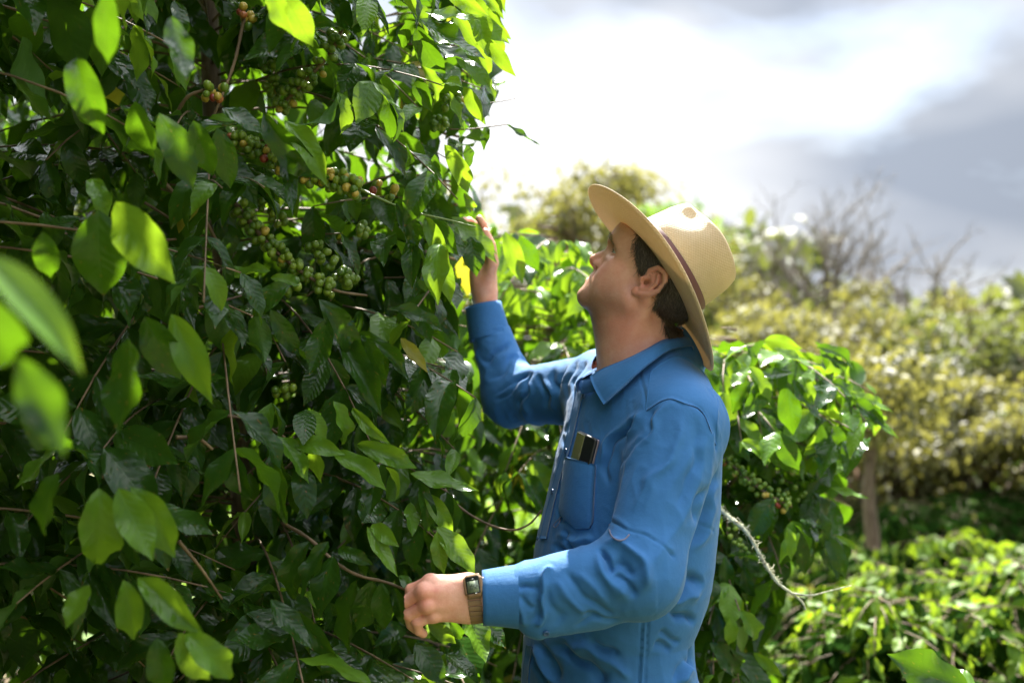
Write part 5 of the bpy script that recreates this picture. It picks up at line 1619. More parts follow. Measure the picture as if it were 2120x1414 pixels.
def fold(which, pts, w, h, taper=.25, step=0):
    """press (h < 0) or raise (h > 0, mm) the cloth along a line; step: one side only falls away slowly"""
    global disp
    pts = smooth_path(np.array(pts, float), max(2, 6 * (len(pts) - 1)))
    d, t, sg = seg_dist(pts, spx, spy) if w > 4 else seg_dist(pts, sqx, sqy)
    e = np.minimum(np.minimum(t, 1 - t) / max(taper, 1e-3), 1.0)
    e = e * e * (3 - 2 * e) if taper > 0 else np.ones_like(t)
    ww = np.where(sg * step > 0, w * 4.0, w) if step else w
    prof = .55 * np.exp(-(d / ww) ** 2) + .45 * np.exp(-d / (.65 * ww))
    m = np.isin(part, which)
    disp += np.where(m, prof * e * h * .0021 * facing, 0)
T_, L_, R_ = (0,), (1,), (2,)
# near sleeve
fold(L_, [(1392, 830), (1350, 880), (1307, 940), (1268, 1015)], 9, 5)
fold(L_, [(1366, 852), (1330, 905), (1300, 950), (1268, 1008)], 6, -5)
fold(L_, [(1345, 845), (1300, 890), (1262, 940)], 8, 4)
fold(L_, [(1425, 850), (1400, 920), (1350, 1000), (1300, 1060)], 10, 3)
fold(L_, [(1448, 860), (1440, 950), (1400, 1060)], 12, -3.5)
fold(L_, [(1470, 1005), (1450, 1040), (1432, 1090)], 9, -5)
fold(L_, [(1390, 940), (1345, 1030), (1325, 1075)], 9, 1.6)
fold(L_, [(1254, 1072), (1304, 1098), (1344, 1110), (1402, 1155)], 2.6, -2.2, .05)
fold(L_, [(1254, 1064), (1304, 1090), (1344, 1102), (1402, 1147)], 5, .9, .05)
fold(L_, [(1232, 1133), (1252, 1160), (1268, 1188)], 5, -8)
fold(L_, [(1240, 1124), (1290, 1132), (1325, 1152), (1338, 1185), (1322, 1238)], 11, 6)
fold(L_, [(1262, 1160), (1290, 1178), (1312, 1200)], 14, -7)
fold(L_, [(1266, 1186), (1295, 1214), (1322, 1240)], 6, -6)
fold(L_, [(1222, 1142), (1245, 1180), (1275, 1215), (1315, 1250)], 9, 5)
fold(L_, [(1174, 1180), (1205, 1225), (1240, 1252), (1275, 1268)], 9, -4)
fold(L_, [(1150, 1196), (1175, 1240), (1215, 1275)], 9, 3)
fold(L_, [(1200, 1175), (1232, 1215), (1270, 1242)], 8, 2.5)
fold(L_, [(1130, 1210), (1140, 1255), (1165, 1290)], 9, -2.5)
fold(L_, [(1150, 1174), (1128, 1204), (1119, 1250), (1119, 1300)], 5, 5, .1, step=0)
fold(L_, [(1106, 1195), (1110, 1240), (1108, 1290)], 8, -4, .2)
fold(L_, [(1062, 1218), (1086, 1204), (1110, 1216)], 5, -4)
fold(L_, [(1072, 1228), (1090, 1245), (1103, 1258)], 5, -3)
fold(L_, [(1068, 1240), (1080, 1275), (1100, 1300)], 6, 3)
fold(L_, [(1200, 1272), (1225, 1278), (1240, 1285)], 6, -4)
fold(L_, [(1185, 1300), (1230, 1280), (1290, 1280)], 5, -3)
# far sleeve
fold(R_, [(980, 692), (1010, 690), (1042, 682)], 2.6, -3, .05)
fold(R_, [(992, 745), (1020, 738), (1060, 712)], 6, -5)
fold(R_, [(1008, 790), (1040, 762), (1085, 742)], 7, -3)
fold(R_, [(1102, 768), (1075, 785), (1045, 815), (1030, 840)], 5, -4)
fold(R_, [(1106, 770), (1085, 800), (1078, 850)], 5, -5)
fold(R_, [(1120, 768), (1120, 800), (1135, 850)], 6, -4.5)
fold(R_, [(1095, 770), (1060, 790), (1020, 822)], 4, -3)
fold(R_, [(1145, 758), (1150, 790), (1165, 830)], 7, -4)
fold(R_, [(1175, 750), (1165, 790), (1168, 860)], 8, -3.5)
fold(R_, [(1098, 790), (1092, 830), (1100, 868)], 5, 3)
fold(R_, [(1132, 775), (1138, 815), (1150, 862)], 6, 3)
fold(R_, [(985, 715), (1000, 760), (1012, 800)], 8, 2)
fold((0, 2), [(1195, 745), (1178, 790), (1160, 830)], 6, -2.5)
fold((0, 2), [(1215, 740), (1195, 785), (1180, 830)], 5, -2.5)
# body of the shirt
fold((0, 1), [(1330, 856), (1300, 880), (1272, 915), (1254, 960), (1250, 1010)], 7, -6)
fold(T_, [(1345, 850), (1300, 872), (1262, 912), (1246, 960)], 7, 4)
fold(T_, [(1161, 1092), (1176, 1120), (1192, 1146)], 6, -6)
fold(T_, [(1148, 1128), (1170, 1150), (1195, 1160), (1235, 1162)], 8, -8)
fold(T_, [(1150, 1105), (1180, 1112), (1230, 1120)], 8, 5)
fold(T_, [(1112, 1330), (1140, 1370), (1170, 1420)], 8, -7)
fold(T_, [(1135, 1326), (1180, 1352), (1215, 1376), (1262, 1420)], 9, -9)
fold(T_, [(1160, 1325), (1220, 1345), (1280, 1390), (1300, 1420)], 11, 6)
fold(T_, [(1092, 1338), (1110, 1375), (1128, 1420)], 7, -6)
fold(T_, [(1102, 1335), (1124, 1375), (1150, 1420)], 6, 4)
fold(T_, [(1215, 1330), (1250, 1345), (1290, 1362)], 7, -6)
fold(T_, [(1377, 1212), (1410, 1206), (1456, 1202)], 11, -9)
fold(T_, [(1380, 1240), (1415, 1236), (1452, 1234)], 12, 5)
fold(T_, [(1385, 1268), (1415, 1272), (1444, 1284)], 8, -8)
fold(T_, [(1350, 1330), (1375, 1345), (1392, 1352)], 7, -5)
fold(T_, [(1360, 1310), (1385, 1325), (1405, 1330)], 7, -4)
fold(T_, [(1432, 1330), (1436, 1360), (1428, 1395)], 5, -5)
fold(T_, [(1440, 1370), (1410, 1385), (1395, 1414)], 8, -4)
fold(T_, [(1432, 1372), (1420, 1400), (1412, 1425)], 14, 7)
fold(T_, [(1332, 1270), (1327, 1340), (1323, 1425)], 2.4, -3, .02)
fold(T_, [(1342, 1270), (1338, 1340), (1335, 1425)], 2.4, -2.2, .02)
fold(T_, [(1337, 1270), (1332, 1340), (1329, 1425)], 2.6, 1.6, .02)
fold(T_, [(1480, 960), (1460, 1020), (1440, 1090), (1415, 1150)], 12, -5)
fold(T_, [(1490, 985), (1470, 1070), (1440, 1150)], 9, 3)
fold(T_, [(1438, 1078), (1456, 1088), (1478, 1100)], 2.2, -1.6, .05)
fold(T_, [(1170, 1000), (1160, 1050), (1152, 1090)], 6, -3)
fold(T_, [(1185, 860), (1172, 900), (1165, 940)], 6, -2)
fold((0, 1), [(1322, 766), (1333, 810), (1338, 852)], 2.2, -1.0, .05)
fold((0, 1), [(1330, 766), (1341, 810), (1346, 848)], 3, .5, .05)
fold((0, 1), [(1338, 852), (1360, 836), (1386, 826), (1420, 840)], 2.2, -.9, .1)
fold((0, 1), [(1338, 846), (1360, 829), (1388, 818), (1424, 832)], 4, .3, .1)
fold((0, 1), [(1424, 838), (1445, 842), (1470, 868), (1483, 905), (1484, 938)], 2.6, -2.8, .12)
fold((0, 1), [(1428, 832), (1448, 835), (1476, 862), (1490, 905), (1490, 940)], 5, .7, .12)
fold((0, 1), [(1360, 838), (1348, 870), (1336, 890)], 6, -3)
fold(T_, [(1400, 720), (1440, 760), (1470, 800)], 10, -2)
# cloth is never flat: low creases all over, stretched along the hang of the cloth
def vnoise(p, sc, seed):
    r = np.random.default_rng(seed)
    o = np.zeros(len(p))
    for k in range(7):
        w = r.normal(0, 1, 3); w /= np.linalg.norm(w)
        o += np.sin((p * sc) @ w * r.uniform(.7, 1.5) + r.uniform(0, 6.28))
    return o / 4.0
warp = np.stack([vnoise(SV, 11, 31), vnoise(SV, 11, 32), vnoise(SV, 11, 33)], 1) * .030
def axial(p, a, b):
    """position along a limb and the direction round it"""
    u = (b - a) / np.linalg.norm(b - a); s_ = (p - a) @ u
    fr = frame(u); q = (p - a) @ fr
    return s_, np.arctan2(q[:, 1], q[:, 0])
def creases(c, seed, f, amp, sharp=1.0):
    """sharp crested folds that come and go: a crease field over two cloth coordinates"""
    w1 = vnoise(c, f, seed); m = np.clip(vnoise(c, f * .45, seed + 50) + .35, 0, 1.2)
    return (np.clip(1 - np.abs(w1), 0, 1) ** 1.6 - .45) * amp * m
wp_ = SV + warp
sl, th_l = axial(wp_, SL, EL); sf, th_f = axial(wp_, EL, WL)
cu = np.stack([sl * 22 + th_l * 1.4, np.cos(th_l) * 4.2 + sl * 9, np.sin(th_l) * 4.2], 1)          # upper arm: long slanting folds
cf = np.stack([sf * 75 + th_f * 1.6, np.cos(th_f) * 1.5, np.sin(th_f) * 1.5 + sf * 12], 1)             # forearm: folds across, thick near the elbow
wl_ = np.clip((sl - .21) / .10, 0, 1) * (sf > -.02)
d_l = creases(cu, 61, 1.0, .0058) * (1 - wl_) + creases(cf, 62, 1.0, .0058) * wl_ * np.clip(1.25 - sf / .34, .45, 1.2)
sr, th_r = axial(wp_, SR, ER); sg_, th_g = axial(wp_, ER, WR)
cr1 = np.stack([sr * 75 + th_r * 1.6, np.cos(th_r) * 1.5, np.sin(th_r) * 1.5], 1)
cr2 = np.stack([sg_ * 70 + th_g * 1.4, np.cos(th_g) * 1.4, np.sin(th_g) * 1.4], 1)
wr_ = np.clip((sr - .15) / .08, 0, 1) * (sg_ > -.02)
d_r = creases(cr1, 63, 1.0, .0055) * (1 - wr_) + creases(cr2, 64, 1.0, .0050) * wr_ * np.clip(1.2 - sg_ / .25, .4, 1.2)
ct = np.stack([wp_[:, 0] * 62 + wp_[:, 2] * 18, wp_[:, 1] * 55, wp_[:, 2] * 15], 1)                     # body: hanging folds, slack at the waist
low = np.clip((1.30 - SV[:, 2]) / .25, 0, 1)
d_t = creases(ct, 65, 1.0, .0035) * (.35 + .9 * low) + creases(np.stack([wp_[:, 0] * 9, wp_[:, 1] * 9, wp_[:, 2] * 62 + wp_[:, 0] * 22], 1), 66, 1.0, .0040) * np.clip((1.12 - SV[:, 2]) / .12, 0, 1)
ts, la, ra = sd_shirt_parts(SV)
kk_ = np.stack([np.exp(-np.clip(q - np.minimum(np.minimum(ts, la), ra), 0, 1) / .012) for q in (ts, la, ra)], 1); kk_ /= kk_.sum(1, keepdims=True)
disp += kk_[:, 0] * d_t + kk_[:, 1] * d_l + kk_[:, 2] * d_r
d_x = creases(np.stack([wp_[:, 0] * 150 + wp_[:, 2] * 60, wp_[:, 1] * 140, wp_[:, 2] * 70 - wp_[:, 0] * 50], 1), 67, 1.0, .0014) + creases(np.stack([wp_[:, 0] * 80 - wp_[:, 2] * 110, wp_[:, 1] * 120, wp_[:, 2] * 140 + wp_[:, 0] * 90], 1), 68, 1.0, .0012)
disp += d_x
disp = np.clip(disp, -.016, .014)
SV = SV + SN * disp[:, None]
# tidy: one pass of smoothing along the mesh
def relax(V, Q, it, k):
    for _ in range(it):
        s = np.zeros_like(V); c = np.zeros(len(V))
        for i in range(4):
            np.add.at(s, Q[:, i], V[Q[:, (i + 1) % 4]] + V[Q[:, (i + 3) % 4]]); np.add.at(c, Q[:, i], 2)
        V = V + k * (s / c[:, None] - V)
    return V
SV = relax(SV, SQ, 1, .4)
# open the shirt at the neck, wrists and hem: faces whose corners are well inside the skin or beyond the cuff are dropped
u_l = (WL - EL) / np.linalg.norm(WL - EL); u_r = (WR - ER) / np.linalg.norm(WR - ER)
RIM = np.array([P(1412, 700, 2.20), P(1404, 694, 2.135), P(1340, 722, 2.022), P(1268, 755, 2.020), P(1222, 779, 2.042), P(1330, 740, 2.235), P(1240, 762, 2.150)])
rc = RIM.mean(0); rn = np.linalg.svd(RIM - rc)[2][2]; rn = rn if rn[2] > 0 else -rn
_ax = (NT - NB) / np.linalg.norm(NT - NB); _q = SV - NB
drop = ((SV - rc) @ rn > -.024 + .030 * np.clip((SV[:, 0] - .245) / .05, 0, 1)) & (np.linalg.norm(_q - (_q @ _ax)[:, None] * _ax, axis=1) < .092)
drop |= ((SV - (WL - u_l * .040)) @ u_l > 0) & (np.linalg.norm(SV - WL, axis=1) < .1)
drop |= ((SV - (WR - u_r * .02)) @ u_r > 0) & (np.linalg.norm(SV - WR, axis=1) < .1)
drop |= (SV[:, 2] < .792) & (np.abs(SN[:, 2]) > .75)
SQ = SQ[~drop[SQ].all(1)]
used = np.unique(SQ); remap = np.full(len(SV), -1); remap[used] = np.arange(len(used))
SV, SQ, part = SV[used], remap[SQ], part[used]

def cloth_mat(name, c1, c2, weave=True):
    m, nt, b, out = new_mat(name)
    tcn = N(nt, 'ShaderNodeTexCoord')
    ob = tcn.outputs['Object']
    col = mixc(nt, noise(nt, ob, 14, 5, .65), tuple(c * .86 for c in c1), tuple(c * 1.1 for c in c2))
    nt.links.new(col, b.inputs['Base Color'])
    b.inputs['Roughness'].default_value = .78
    b.inputs['Specular IOR Level'].default_value = .22
    b.inputs['Sheen Weight'].default_value = .12
    b.inputs['Sheen Roughness'].default_value = .4
    w1 = N(nt, 'ShaderNodeTexWave', wave_type='BANDS', bands_direction='Z'); w1.inputs['Scale'].default_value = 170
    w2 = N(nt, 'ShaderNodeTexWave', wave_type='BANDS', bands_direction='DIAGONAL'); w2.inputs['Scale'].default_value = 190
    nt.links.new(ob, w1.inputs[0]); nt.links.new(ob, w2.inputs[0])
    h = mathn(nt, 'ADD', mathn(nt, 'MULTIPLY', mathn(nt, 'ADD', w1.outputs[1], w2.outputs[1]), .06), mathn(nt, 'MULTIPLY', noise(nt, ob, 75, 5, .68), 2.4))
    nt.links.new(bump(nt, h, .30, .0016), b.inputs['Normal'])
    return m
m_shirt = cloth_mat('blue_shirt_cloth', (.030, .128, .312), (.038, .150, .36))
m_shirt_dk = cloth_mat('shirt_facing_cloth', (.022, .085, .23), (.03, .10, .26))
shirt = add_obj('shirt', np_mesh('shirt', SV, SQ), person, m_shirt)

bvh = BVHTree.FromPolygons([tuple(v) for v in SV], [tuple(int(i) for i in q) for q in SQ])
EYE = Vector((0, 0, CAMZ))
def on_shirt(px, py, snap=True):
    d = Vector(P(px, py, 1.0)) - EYE; d.normalize()
    h, n, i, dist = bvh.ray_cast(EYE, d)
    if h is None:
        if not snap: return None, None
        h, n, i, dist = bvh.find_nearest(Vector(P(px, py, 2.0)))
    n = np.array(n)
    if n @ np.array(d) > 0: n = -n
    return np.array(h), n

def cloth_patch(name, left, right, parent, mat, off=.002, thick=.0016, nu=16, nv=16, bulge=0.0, uvar=None):
    """a piece of cloth laid on the shirt between two lines (photo rows), with its own thickness"""
    a = smooth_path(np.array(left, float), nu); b = smooth_path(np.array(right, float), nu)
    t = np.linspace(0, 1, nv)
    Pn = np.zeros((nu, nv, 3)); Nn = np.zeros((nu, nv, 3)); ok = np.zeros((nu, nv), bool)
    for i in range(nu):
        for j in range(nv):
            q = a[i] * (1 - t[j]) + b[i] * t[j]
            h, n = on_shirt(*q, snap=False)
            if h is not None: Pn[i, j], Nn[i, j], ok[i, j] = h, n, True
    for _ in range(40):                    # fill what missed from its neighbours
        if ok.all(): break
        for i in range(nu):
            for j in range(nv):
                if ok[i, j]: continue
                nb = [(x, y) for x, y in ((i - 1, j), (i + 1, j), (i, j - 1), (i, j + 1)) if 0 <= x < nu and 0 <= y < nv and ok[x, y]]
                if nb:
                    dd = np.mean([Pn[x, y][1] for x, y in nb]); q = a[i] * (1 - t[j]) + b[i] * t[j]
                    Pn[i, j] = P(q[0], q[1], dd); Nn[i, j] = np.mean([Nn[x, y] for x, y in nb], 0); ok[i, j] = True
    for _ in range(3):                     # the patch is stiffer than what lies under it
        for A in (Pn, Nn):
            B = A.copy()
            B[1:-1] = (A[:-2] + A[2:] + 2 * A[1:-1]) / 4; A[:] = B
            B = A.copy(); B[:, 1:-1] = (A[:, :-2] + A[:, 2:] + 2 * A[:, 1:-1]) / 4; A[:] = B
    Nn /= np.linalg.norm(Nn, axis=2, keepdims=True) + 1e-9
    uu, vv = np.meshgrid(np.linspace(0, 1, nu), np.linspace(0, 1, nv), indexing='ij')
    bl_ = bulge * (np.sin(np.pi * vv) ** .7 * np.sin(np.pi * np.clip(uu * .6 + .4, 0, 1)) ** .8)
    edge = np.minimum(np.minimum(uu, 1 - uu) * nu, np.minimum(vv, 1 - vv) * nv)
    hem = .0006 * np.exp(-((edge - 1.2) / .8) ** 2)
    topv = Pn + Nn * (off + thick + bl_ + hem)[..., None]
    bot = Pn + Nn * (off - .004)
    V = np.vstack([topv.reshape(-1, 3), bot.reshape(-1, 3)])
    n0 = nu * nv
    g = lambda i, j: i * nv + j
    bd = [g(0, j) for j in range(nv)] + [g(i, nv - 1) for i in range(1, nu)] + [g(nu - 1, j) for j in range(nv - 2, -1, -1)] + [g(i, 0) for i in range(nu - 2, 0, -1)]
    bd = np.array(bd); b2 = np.roll(bd, -1)
    f1 = grid_faces(nu, nv)
    Q = np.vstack([f1, f1[:, ::-1] + n0, np.stack([bd, bd + n0, b2 + n0, b2], 1)])
    me = np_mesh(name, V, Q)
    me.shade_smooth() if hasattr(me, 'shade_smooth') else None
    o = add_obj(name, me, parent, mat)
    # face winding: make the outer side look at the camera
    ctr = Nn[nu // 2, nv // 2]
    fn = np.cross(V[f1[0][2]] - V[f1[0][0]], V[f1[0][3]] - V[f1[0][1]])
    if fn @ ctr < 0: me.flip_normals()
    return o
def shirt_button(px, py, r=.0052):
    h, n = on_shirt(px, py)
    if h is None: return
    fr = frame(n)
    m = MB()
    prof = [(0, .0014), (.45, .0015), (.6, .0022), (.85, .0025), (1.0, .0018), (1.0, 0)]
    na = 18
    ang = np.arange(na) / na * 2 * np.pi
    V = np.array([[r * p * np.cos(a), r * p * np.sin(a), z + .003] for p, z in prof for a in ang]) @ fr.T + h
    m.add(V, grid_faces(len(prof), na).reshape(-1, 4))
    k = np.arange(na)
    Q = [[i * na + j, i * na + (j + 1) % na, (i + 1) * na + (j + 1) % na, (i + 1) * na + j] for i in range(len(prof) - 1) for j in range(na)]
    m.Q = [np.array(Q)]
    for a in (0, 1.57, 3.14, 4.71):
        c = h + fr @ np.array([r * .22 * np.cos(a), r * .22 * np.sin(a), .0048])
        m.ellipsoid(c, fr, (.0006, .0006, .0004), 6, 4)
    return m.build('button', m_button, shirt)
m_button, nt, b, out = new_mat('button_plastic')
b.inputs['Base Color'].default_value = (.025, .075, .17, 1); b.inputs['Roughness'].default_value = .3

# chest pocket, placket, yoke
cloth_patch('pocket', [(1173, 946), (1168, 990), (1162, 1030), (1160, 1064), (1196, 1096)], [(1236, 962), (1234, 1000), (1232, 1040), (1230, 1078), (1222, 1094)], shirt, m_shirt, .0022, .0014, 26, 16, .013)
cloth_patch('placket', [(1196, 800), (1184, 860), (1170, 925), (1152, 985), (1134, 1055), (1120, 1115)], [(1212, 806), (1198, 866), (1184, 925), (1164, 985), (1147, 1055), (1134, 1115)], shirt, m_shirt, .0012, .0014, 40, 6)
cloth_patch('placket', [(1092, 1335), (1086, 1380), (1083, 1424)], [(1104, 1338), (1098, 1380), (1095, 1424)], shirt, m_shirt, .0012, .0014, 16, 6)
cloth_patch('yoke', [(1347, 772), (1372, 752), (1404, 738), (1436, 752), (1462, 782), (1486, 832)], [(1339, 851), (1362, 835), (1390, 826), (1424, 839), (1455, 856), (1481, 922)], shirt, m_shirt, .0006, .0016, 34, 14)
for q in ((1212, 822), (1174, 935), (1147, 1018), (1117, 1114), (1184, 972), (1130, 1308)):
    shirt_button(*q)

# cuffs: tubes of cloth with an opening and thickness
def cuff(name, c0, c1, r0, r1, squash, mat, lip=.004, flare=None):
    ax = (c1 - c0); L = np.linalg.norm(ax); ax /= L
    fr = frame(ax, np.array([0, 0, 1.0]))
    na, nl = 40, 9
    ang = np.arange(na) / na * 2 * np.pi
    V = []
    for k in range(nl):
        t = k / (nl - 1)
        rr = r0 + (r1 - r0) * t + .0007 * math.exp(-((t - .06) / .05) ** 2) + .0008 * math.exp(-((t - .95) / .05) ** 2)
        for a in ang:
            w = rr * (1 + .02 * math.sin(3 * a + 2 * t) + .012 * math.sin(5 * a + 1))
            V.append(c0 + ax * L * t + fr @ np.array([w * math.cos(a), w * squash * math.sin(a), 0]))
    for k in range(4):      # turned back inside
        t = 1 - .25 * k
        rr = r0 + (r1 - r0) * t - .0022
        for a in ang:
            V.append(c0 + ax * L * (t - .004) + fr @ np.array([rr * math.cos(a), rr * squash * math.sin(a), 0]))
    n = nl + 4
    Q = np.array([[i * na + j, i * na + (j + 1) % na, (i + 1) * na + (j + 1) % na, (i + 1) * na + j] for i in range(n - 1) for j in range(na)])
    return add_obj(name, np_mesh(name, np.array(V), Q), shirt, mat)
cuff('cuff', P(1072, 1236, 1.802), P(999, 1238, 1.800), .0500, .0425, .95, m_shirt)
cuff('cuff', P(1014, 700, 2.492), P(1001, 632, 2.502), .0470, .0405, .95, m_shirt)

# collar: a stand round the neck and two leaves folded over it, traced along the neck
def collar_leaf(top, bot, nu=26, nv=12, thick=.0022):
    a = smooth_path(np.array(top), nu); b = smooth_path(np.array(bot), nu)
    t = np.linspace(0, 1, nv)[None, :, None]
    mid = a[:, None] * (1 - t) + b[:, None] * t
    out_ = np.cross(np.gradient(a, axis=0), b - a); out_ /= np.linalg.norm(out_, axis=1, keepdims=True) + 1e-9
    if out_[nu // 2] @ np.array([-.3, -1, .3]) < 0: out_ = -out_
    mid = mid + out_[:, None] * (np.sin(np.pi * np.clip(t * 1.0, 0, 1)) * .007 + .0015 * np.exp(-((t - .93) / .05) ** 2))
    V = np.vstack([(mid + out_[:, None] * thick / 2).reshape(-1, 3), (mid - out_[:, None] * thick / 2).reshape(-1, 3)])
    n0 = nu * nv
    f1 = grid_faces(nu, nv)
    g = lambda i, j: i * nv + j
    bd = np.array([g(0, j) for j in range(nv)] + [g(i, nv - 1) for i in range(1, nu)] + [g(nu - 1, j) for j in range(nv - 2, -1, -1)] + [g(i, 0) for i in range(nu - 2, 0, -1)])
    b2 = np.roll(bd, -1)
    Q = np.vstack([f1, f1[:, ::-1] + n0, np.stack([bd, bd + n0, b2 + n0, b2], 1)])
    return V, Q
# near leaf: from the nape round the near side of the neck to its point
top = [P(1420, 700, 2.215), P(1416, 695, 2.140), P(1375, 703, 2.065), P(1340, 722, 2.022), P(1300, 742, 2.012), P(1268, 755, 2.020), P(1246, 764, 2.030), P(1222, 779, 2.042)]
bot = [P(1434, 726, 2.215), P(1428, 718, 2.135), P(1388, 725, 2.040), P(1352, 748, 1.985), P(1322, 772, 1.968), P(1297, 796, 1.968), P(1273, 818, 1.972), P(1251, 838, 1.985)]
def lay_out(pts, dmin=.004):
    o_ = []
    for q in pts:
        x, y = proj(q)
        h, n = on_shirt(float(x), float(y), False)
        if h is not None and h[1] - dmin < q[1]:
            q = P(float(x), float(y), h[1] - dmin)
        o_.append(q)
    return o_
V, Q = collar_leaf(top, lay_out(bot, .006))
c_near = np_mesh('collar', V, Q)
add_obj('collar', c_near, shirt, m_shirt)
# far leaf, seen from inside past the throat
top2 = [P(1412, 700, 2.20), P(1380, 712, 2.235), P(1330, 740, 2.235), P(1275, 756, 2.205), P(1240, 762, 2.150), P(1222, 772, 2.10), P(1204, 782, 2.065)]
bot2 = [P(1424, 726, 2.205), P(1385, 742, 2.265), P(1325, 770, 2.285), P(1262, 780, 2.250), P(1222, 784, 2.180), P(1206, 796, 2.12), P(1196, 812, 2.075)]
V, Q = collar_leaf(top2, bot2)
add_obj('collar', np_mesh('collar', V, Q), shirt, m_shirt)
# stand
ring = [P(1410, 698, 2.19), P(1402, 695, 2.135), P(1375, 704, 2.068), P(1340, 723, 2.028), P(1300, 743, 2.018), P(1266, 757, 2.028), P(1246, 766, 2.040), P(1226, 782, 2.052), P(1203, 786, 2.066)]
low = [P(1416, 740, 2.19), P(1410, 738, 2.135), P(1385, 748, 2.06), P(1350, 768, 2.02), P(1310, 790, 2.01), P(1270, 800, 2.02), P(1246, 806, 2.035), P(1228, 812, 2.05), P(1206, 816, 2.062)]
V, Q = collar_leaf(ring, low)
add_obj('collar_stand', np_mesh('collar_stand', V, Q), shirt, m_shirt_dk)
# half ring tab at the elbow, cord loop under the pocket
m_cord, nt, b, out = new_mat('grey_cord'); b.inputs['Base Color'].default_value = (.15, .14, .20, 1); b.inputs['Roughness'].default_value = .55
rq = [(1262, 1085), (1262, 1099), (1268, 1111), (1280, 1118), (1293, 1116), (1303, 1106)]
rdepth = min(on_shirt(*q)[0][1] for q in rq)
ringp = [P(q[0], q[1], max(rdepth, on_shirt(*q)[0][1] - .006) - .003) for q in rq]
MB().tube(smooth_path(ringp, 22), .0013, 7).build('sleeve_loop', m_cord, shirt)
lp = []
for q in [(1165, 1070), (1158, 1077), (1151, 1084), (1149, 1089), (1153, 1092), (1159, 1086), (1164, 1075)]:
    h, n = on_shirt(*q); lp.append(h + n * .003)
MB().tube(smooth_path(lp, 22), .0008, 6).build('cord_loop', m_cord, shirt)

# ---- trousers, belt and boots (below the picture)
m_jean = cloth_mat('dark_trousers_cloth', (.035, .036, .04), (.05, .05, .055))
TV, TQ = surface_nets(lambda p: smax(sd_legs(p, -.004), p[:, 2] - .85, .01), (-.05, 1.78, .03), (.42, 2.46, 1.01), .012)
add_obj('trousers', np_mesh('trousers', TV, TQ), person, m_jean)
m_boot, nt, b, out = new_mat('boot_leather'); b.inputs['Base Color'].default_value = (.07, .04, .025, 1); b.inputs['Roughness'].default_value = .5
for h, k, a in LEGS:
    m = MB()
    f2 = bf
    V, Q = surface_nets(lambda p: smax(smin(sd_cap(p, a + np.array([0, 0, .08]), a + np.array([0, 0, -.03]), .050, .050), sd_cap(p, a + np.array([0, 0, -.045]), a + f2 * .17 + np.array([0, 0, -.055]), .048, .040), .03), .012 - p[:, 2], .006),
                        a + np.array([-.28, -.2, -.12]), a + np.array([.12, .2, .15]), .010)
    m.add(V, Q)
    bt = m.build('boot', m_boot, person)
    s = MB().box(a + f2 * .075 + np.array([0, 0, -.0845]), frame((0, 0, 1), f2), (.145, .047, .0075), .004).build('sole', m_boot, bt)
# ================================================================== straw hat
m_straw, nt, b, out = new_mat('straw')
uvn = N(nt, 'ShaderNodeUVMap', uv_map='UVMap')
su = N(nt, 'ShaderNodeSeparateXYZ'); nt.links.new(uvn.outputs[0], su.inputs[0])
tcn = N(nt, 'ShaderNodeTexCoord')
# woven straw: strands in rows (v, metres) crossed by ribs (u, metres)
row = mathn(nt, 'MULTIPLY', su.outputs['Y'], 6.2832 / .0058)
rib = mathn(nt, 'MULTIPLY', su.outputs['X'], 6.2832 / .0070)
cell = mathn(nt, 'MULTIPLY', mathn(nt, 'SINE', row), mathn(nt, 'SINE', rib))
fine = mathn(nt, 'SINE', mathn(nt, 'MULTIPLY', su.outputs['Y'], 6.2832 / .0029))
nz = noise(nt, tcn.outputs['Object'], 90, 4, .6)
st2 = N(nt, 'ShaderNodeMapping'); st2.inputs['Scale'].default_value = (40, 900, 1)
nt.links.new(uvn.outputs[0], st2.inputs[0])
nz2 = noise(nt, st2.outputs[0], 1.0, 2, .6)
pat = mathn(nt, 'ADD', mathn(nt, 'MULTIPLY', cell, .5), mathn(nt, 'MULTIPLY_ADD', fine, .12, .5))
col = mixc(nt, nz, (.62, .485, .295), (.74, .62, .42))
col = mixc(nt, mathn(nt, 'MULTIPLY', nz2, .45), col, (.58, .42, .22))
col = mixc(nt, mathn(nt, 'MULTIPLY_ADD', pat, -.36, .36), col, (.42, .29, .14))
nt.links.new(col, b.inputs['Base Color'])
b.inputs['Roughness'].default_value = .5
b.inputs['Specular IOR Level'].default_value = .4
bn = bump(nt, mathn(nt, 'ADD', pat, mathn(nt, 'MULTIPLY', nz2, .5)), .55, .0012)
nt.links.new(bn, b.inputs['Normal'])
tl = N(nt, 'ShaderNodeBsdfTranslucent'); nt.links.new(col, tl.inputs[0])
ms = N(nt, 'ShaderNodeMixShader'); ms.inputs[0].default_value = .27
nt.links.new(b.outputs[0], ms.inputs[1]); nt.links.new(tl.outputs[0], ms.inputs[2]); nt.links.new(ms.outputs[0], out.inputs[0])
m_band, nt, b, out = new_mat('brown_hat_band')
b.inputs['Base Color'].default_value = (.095, .030, .024, 1); b.inputs['Roughness'].default_value = .6

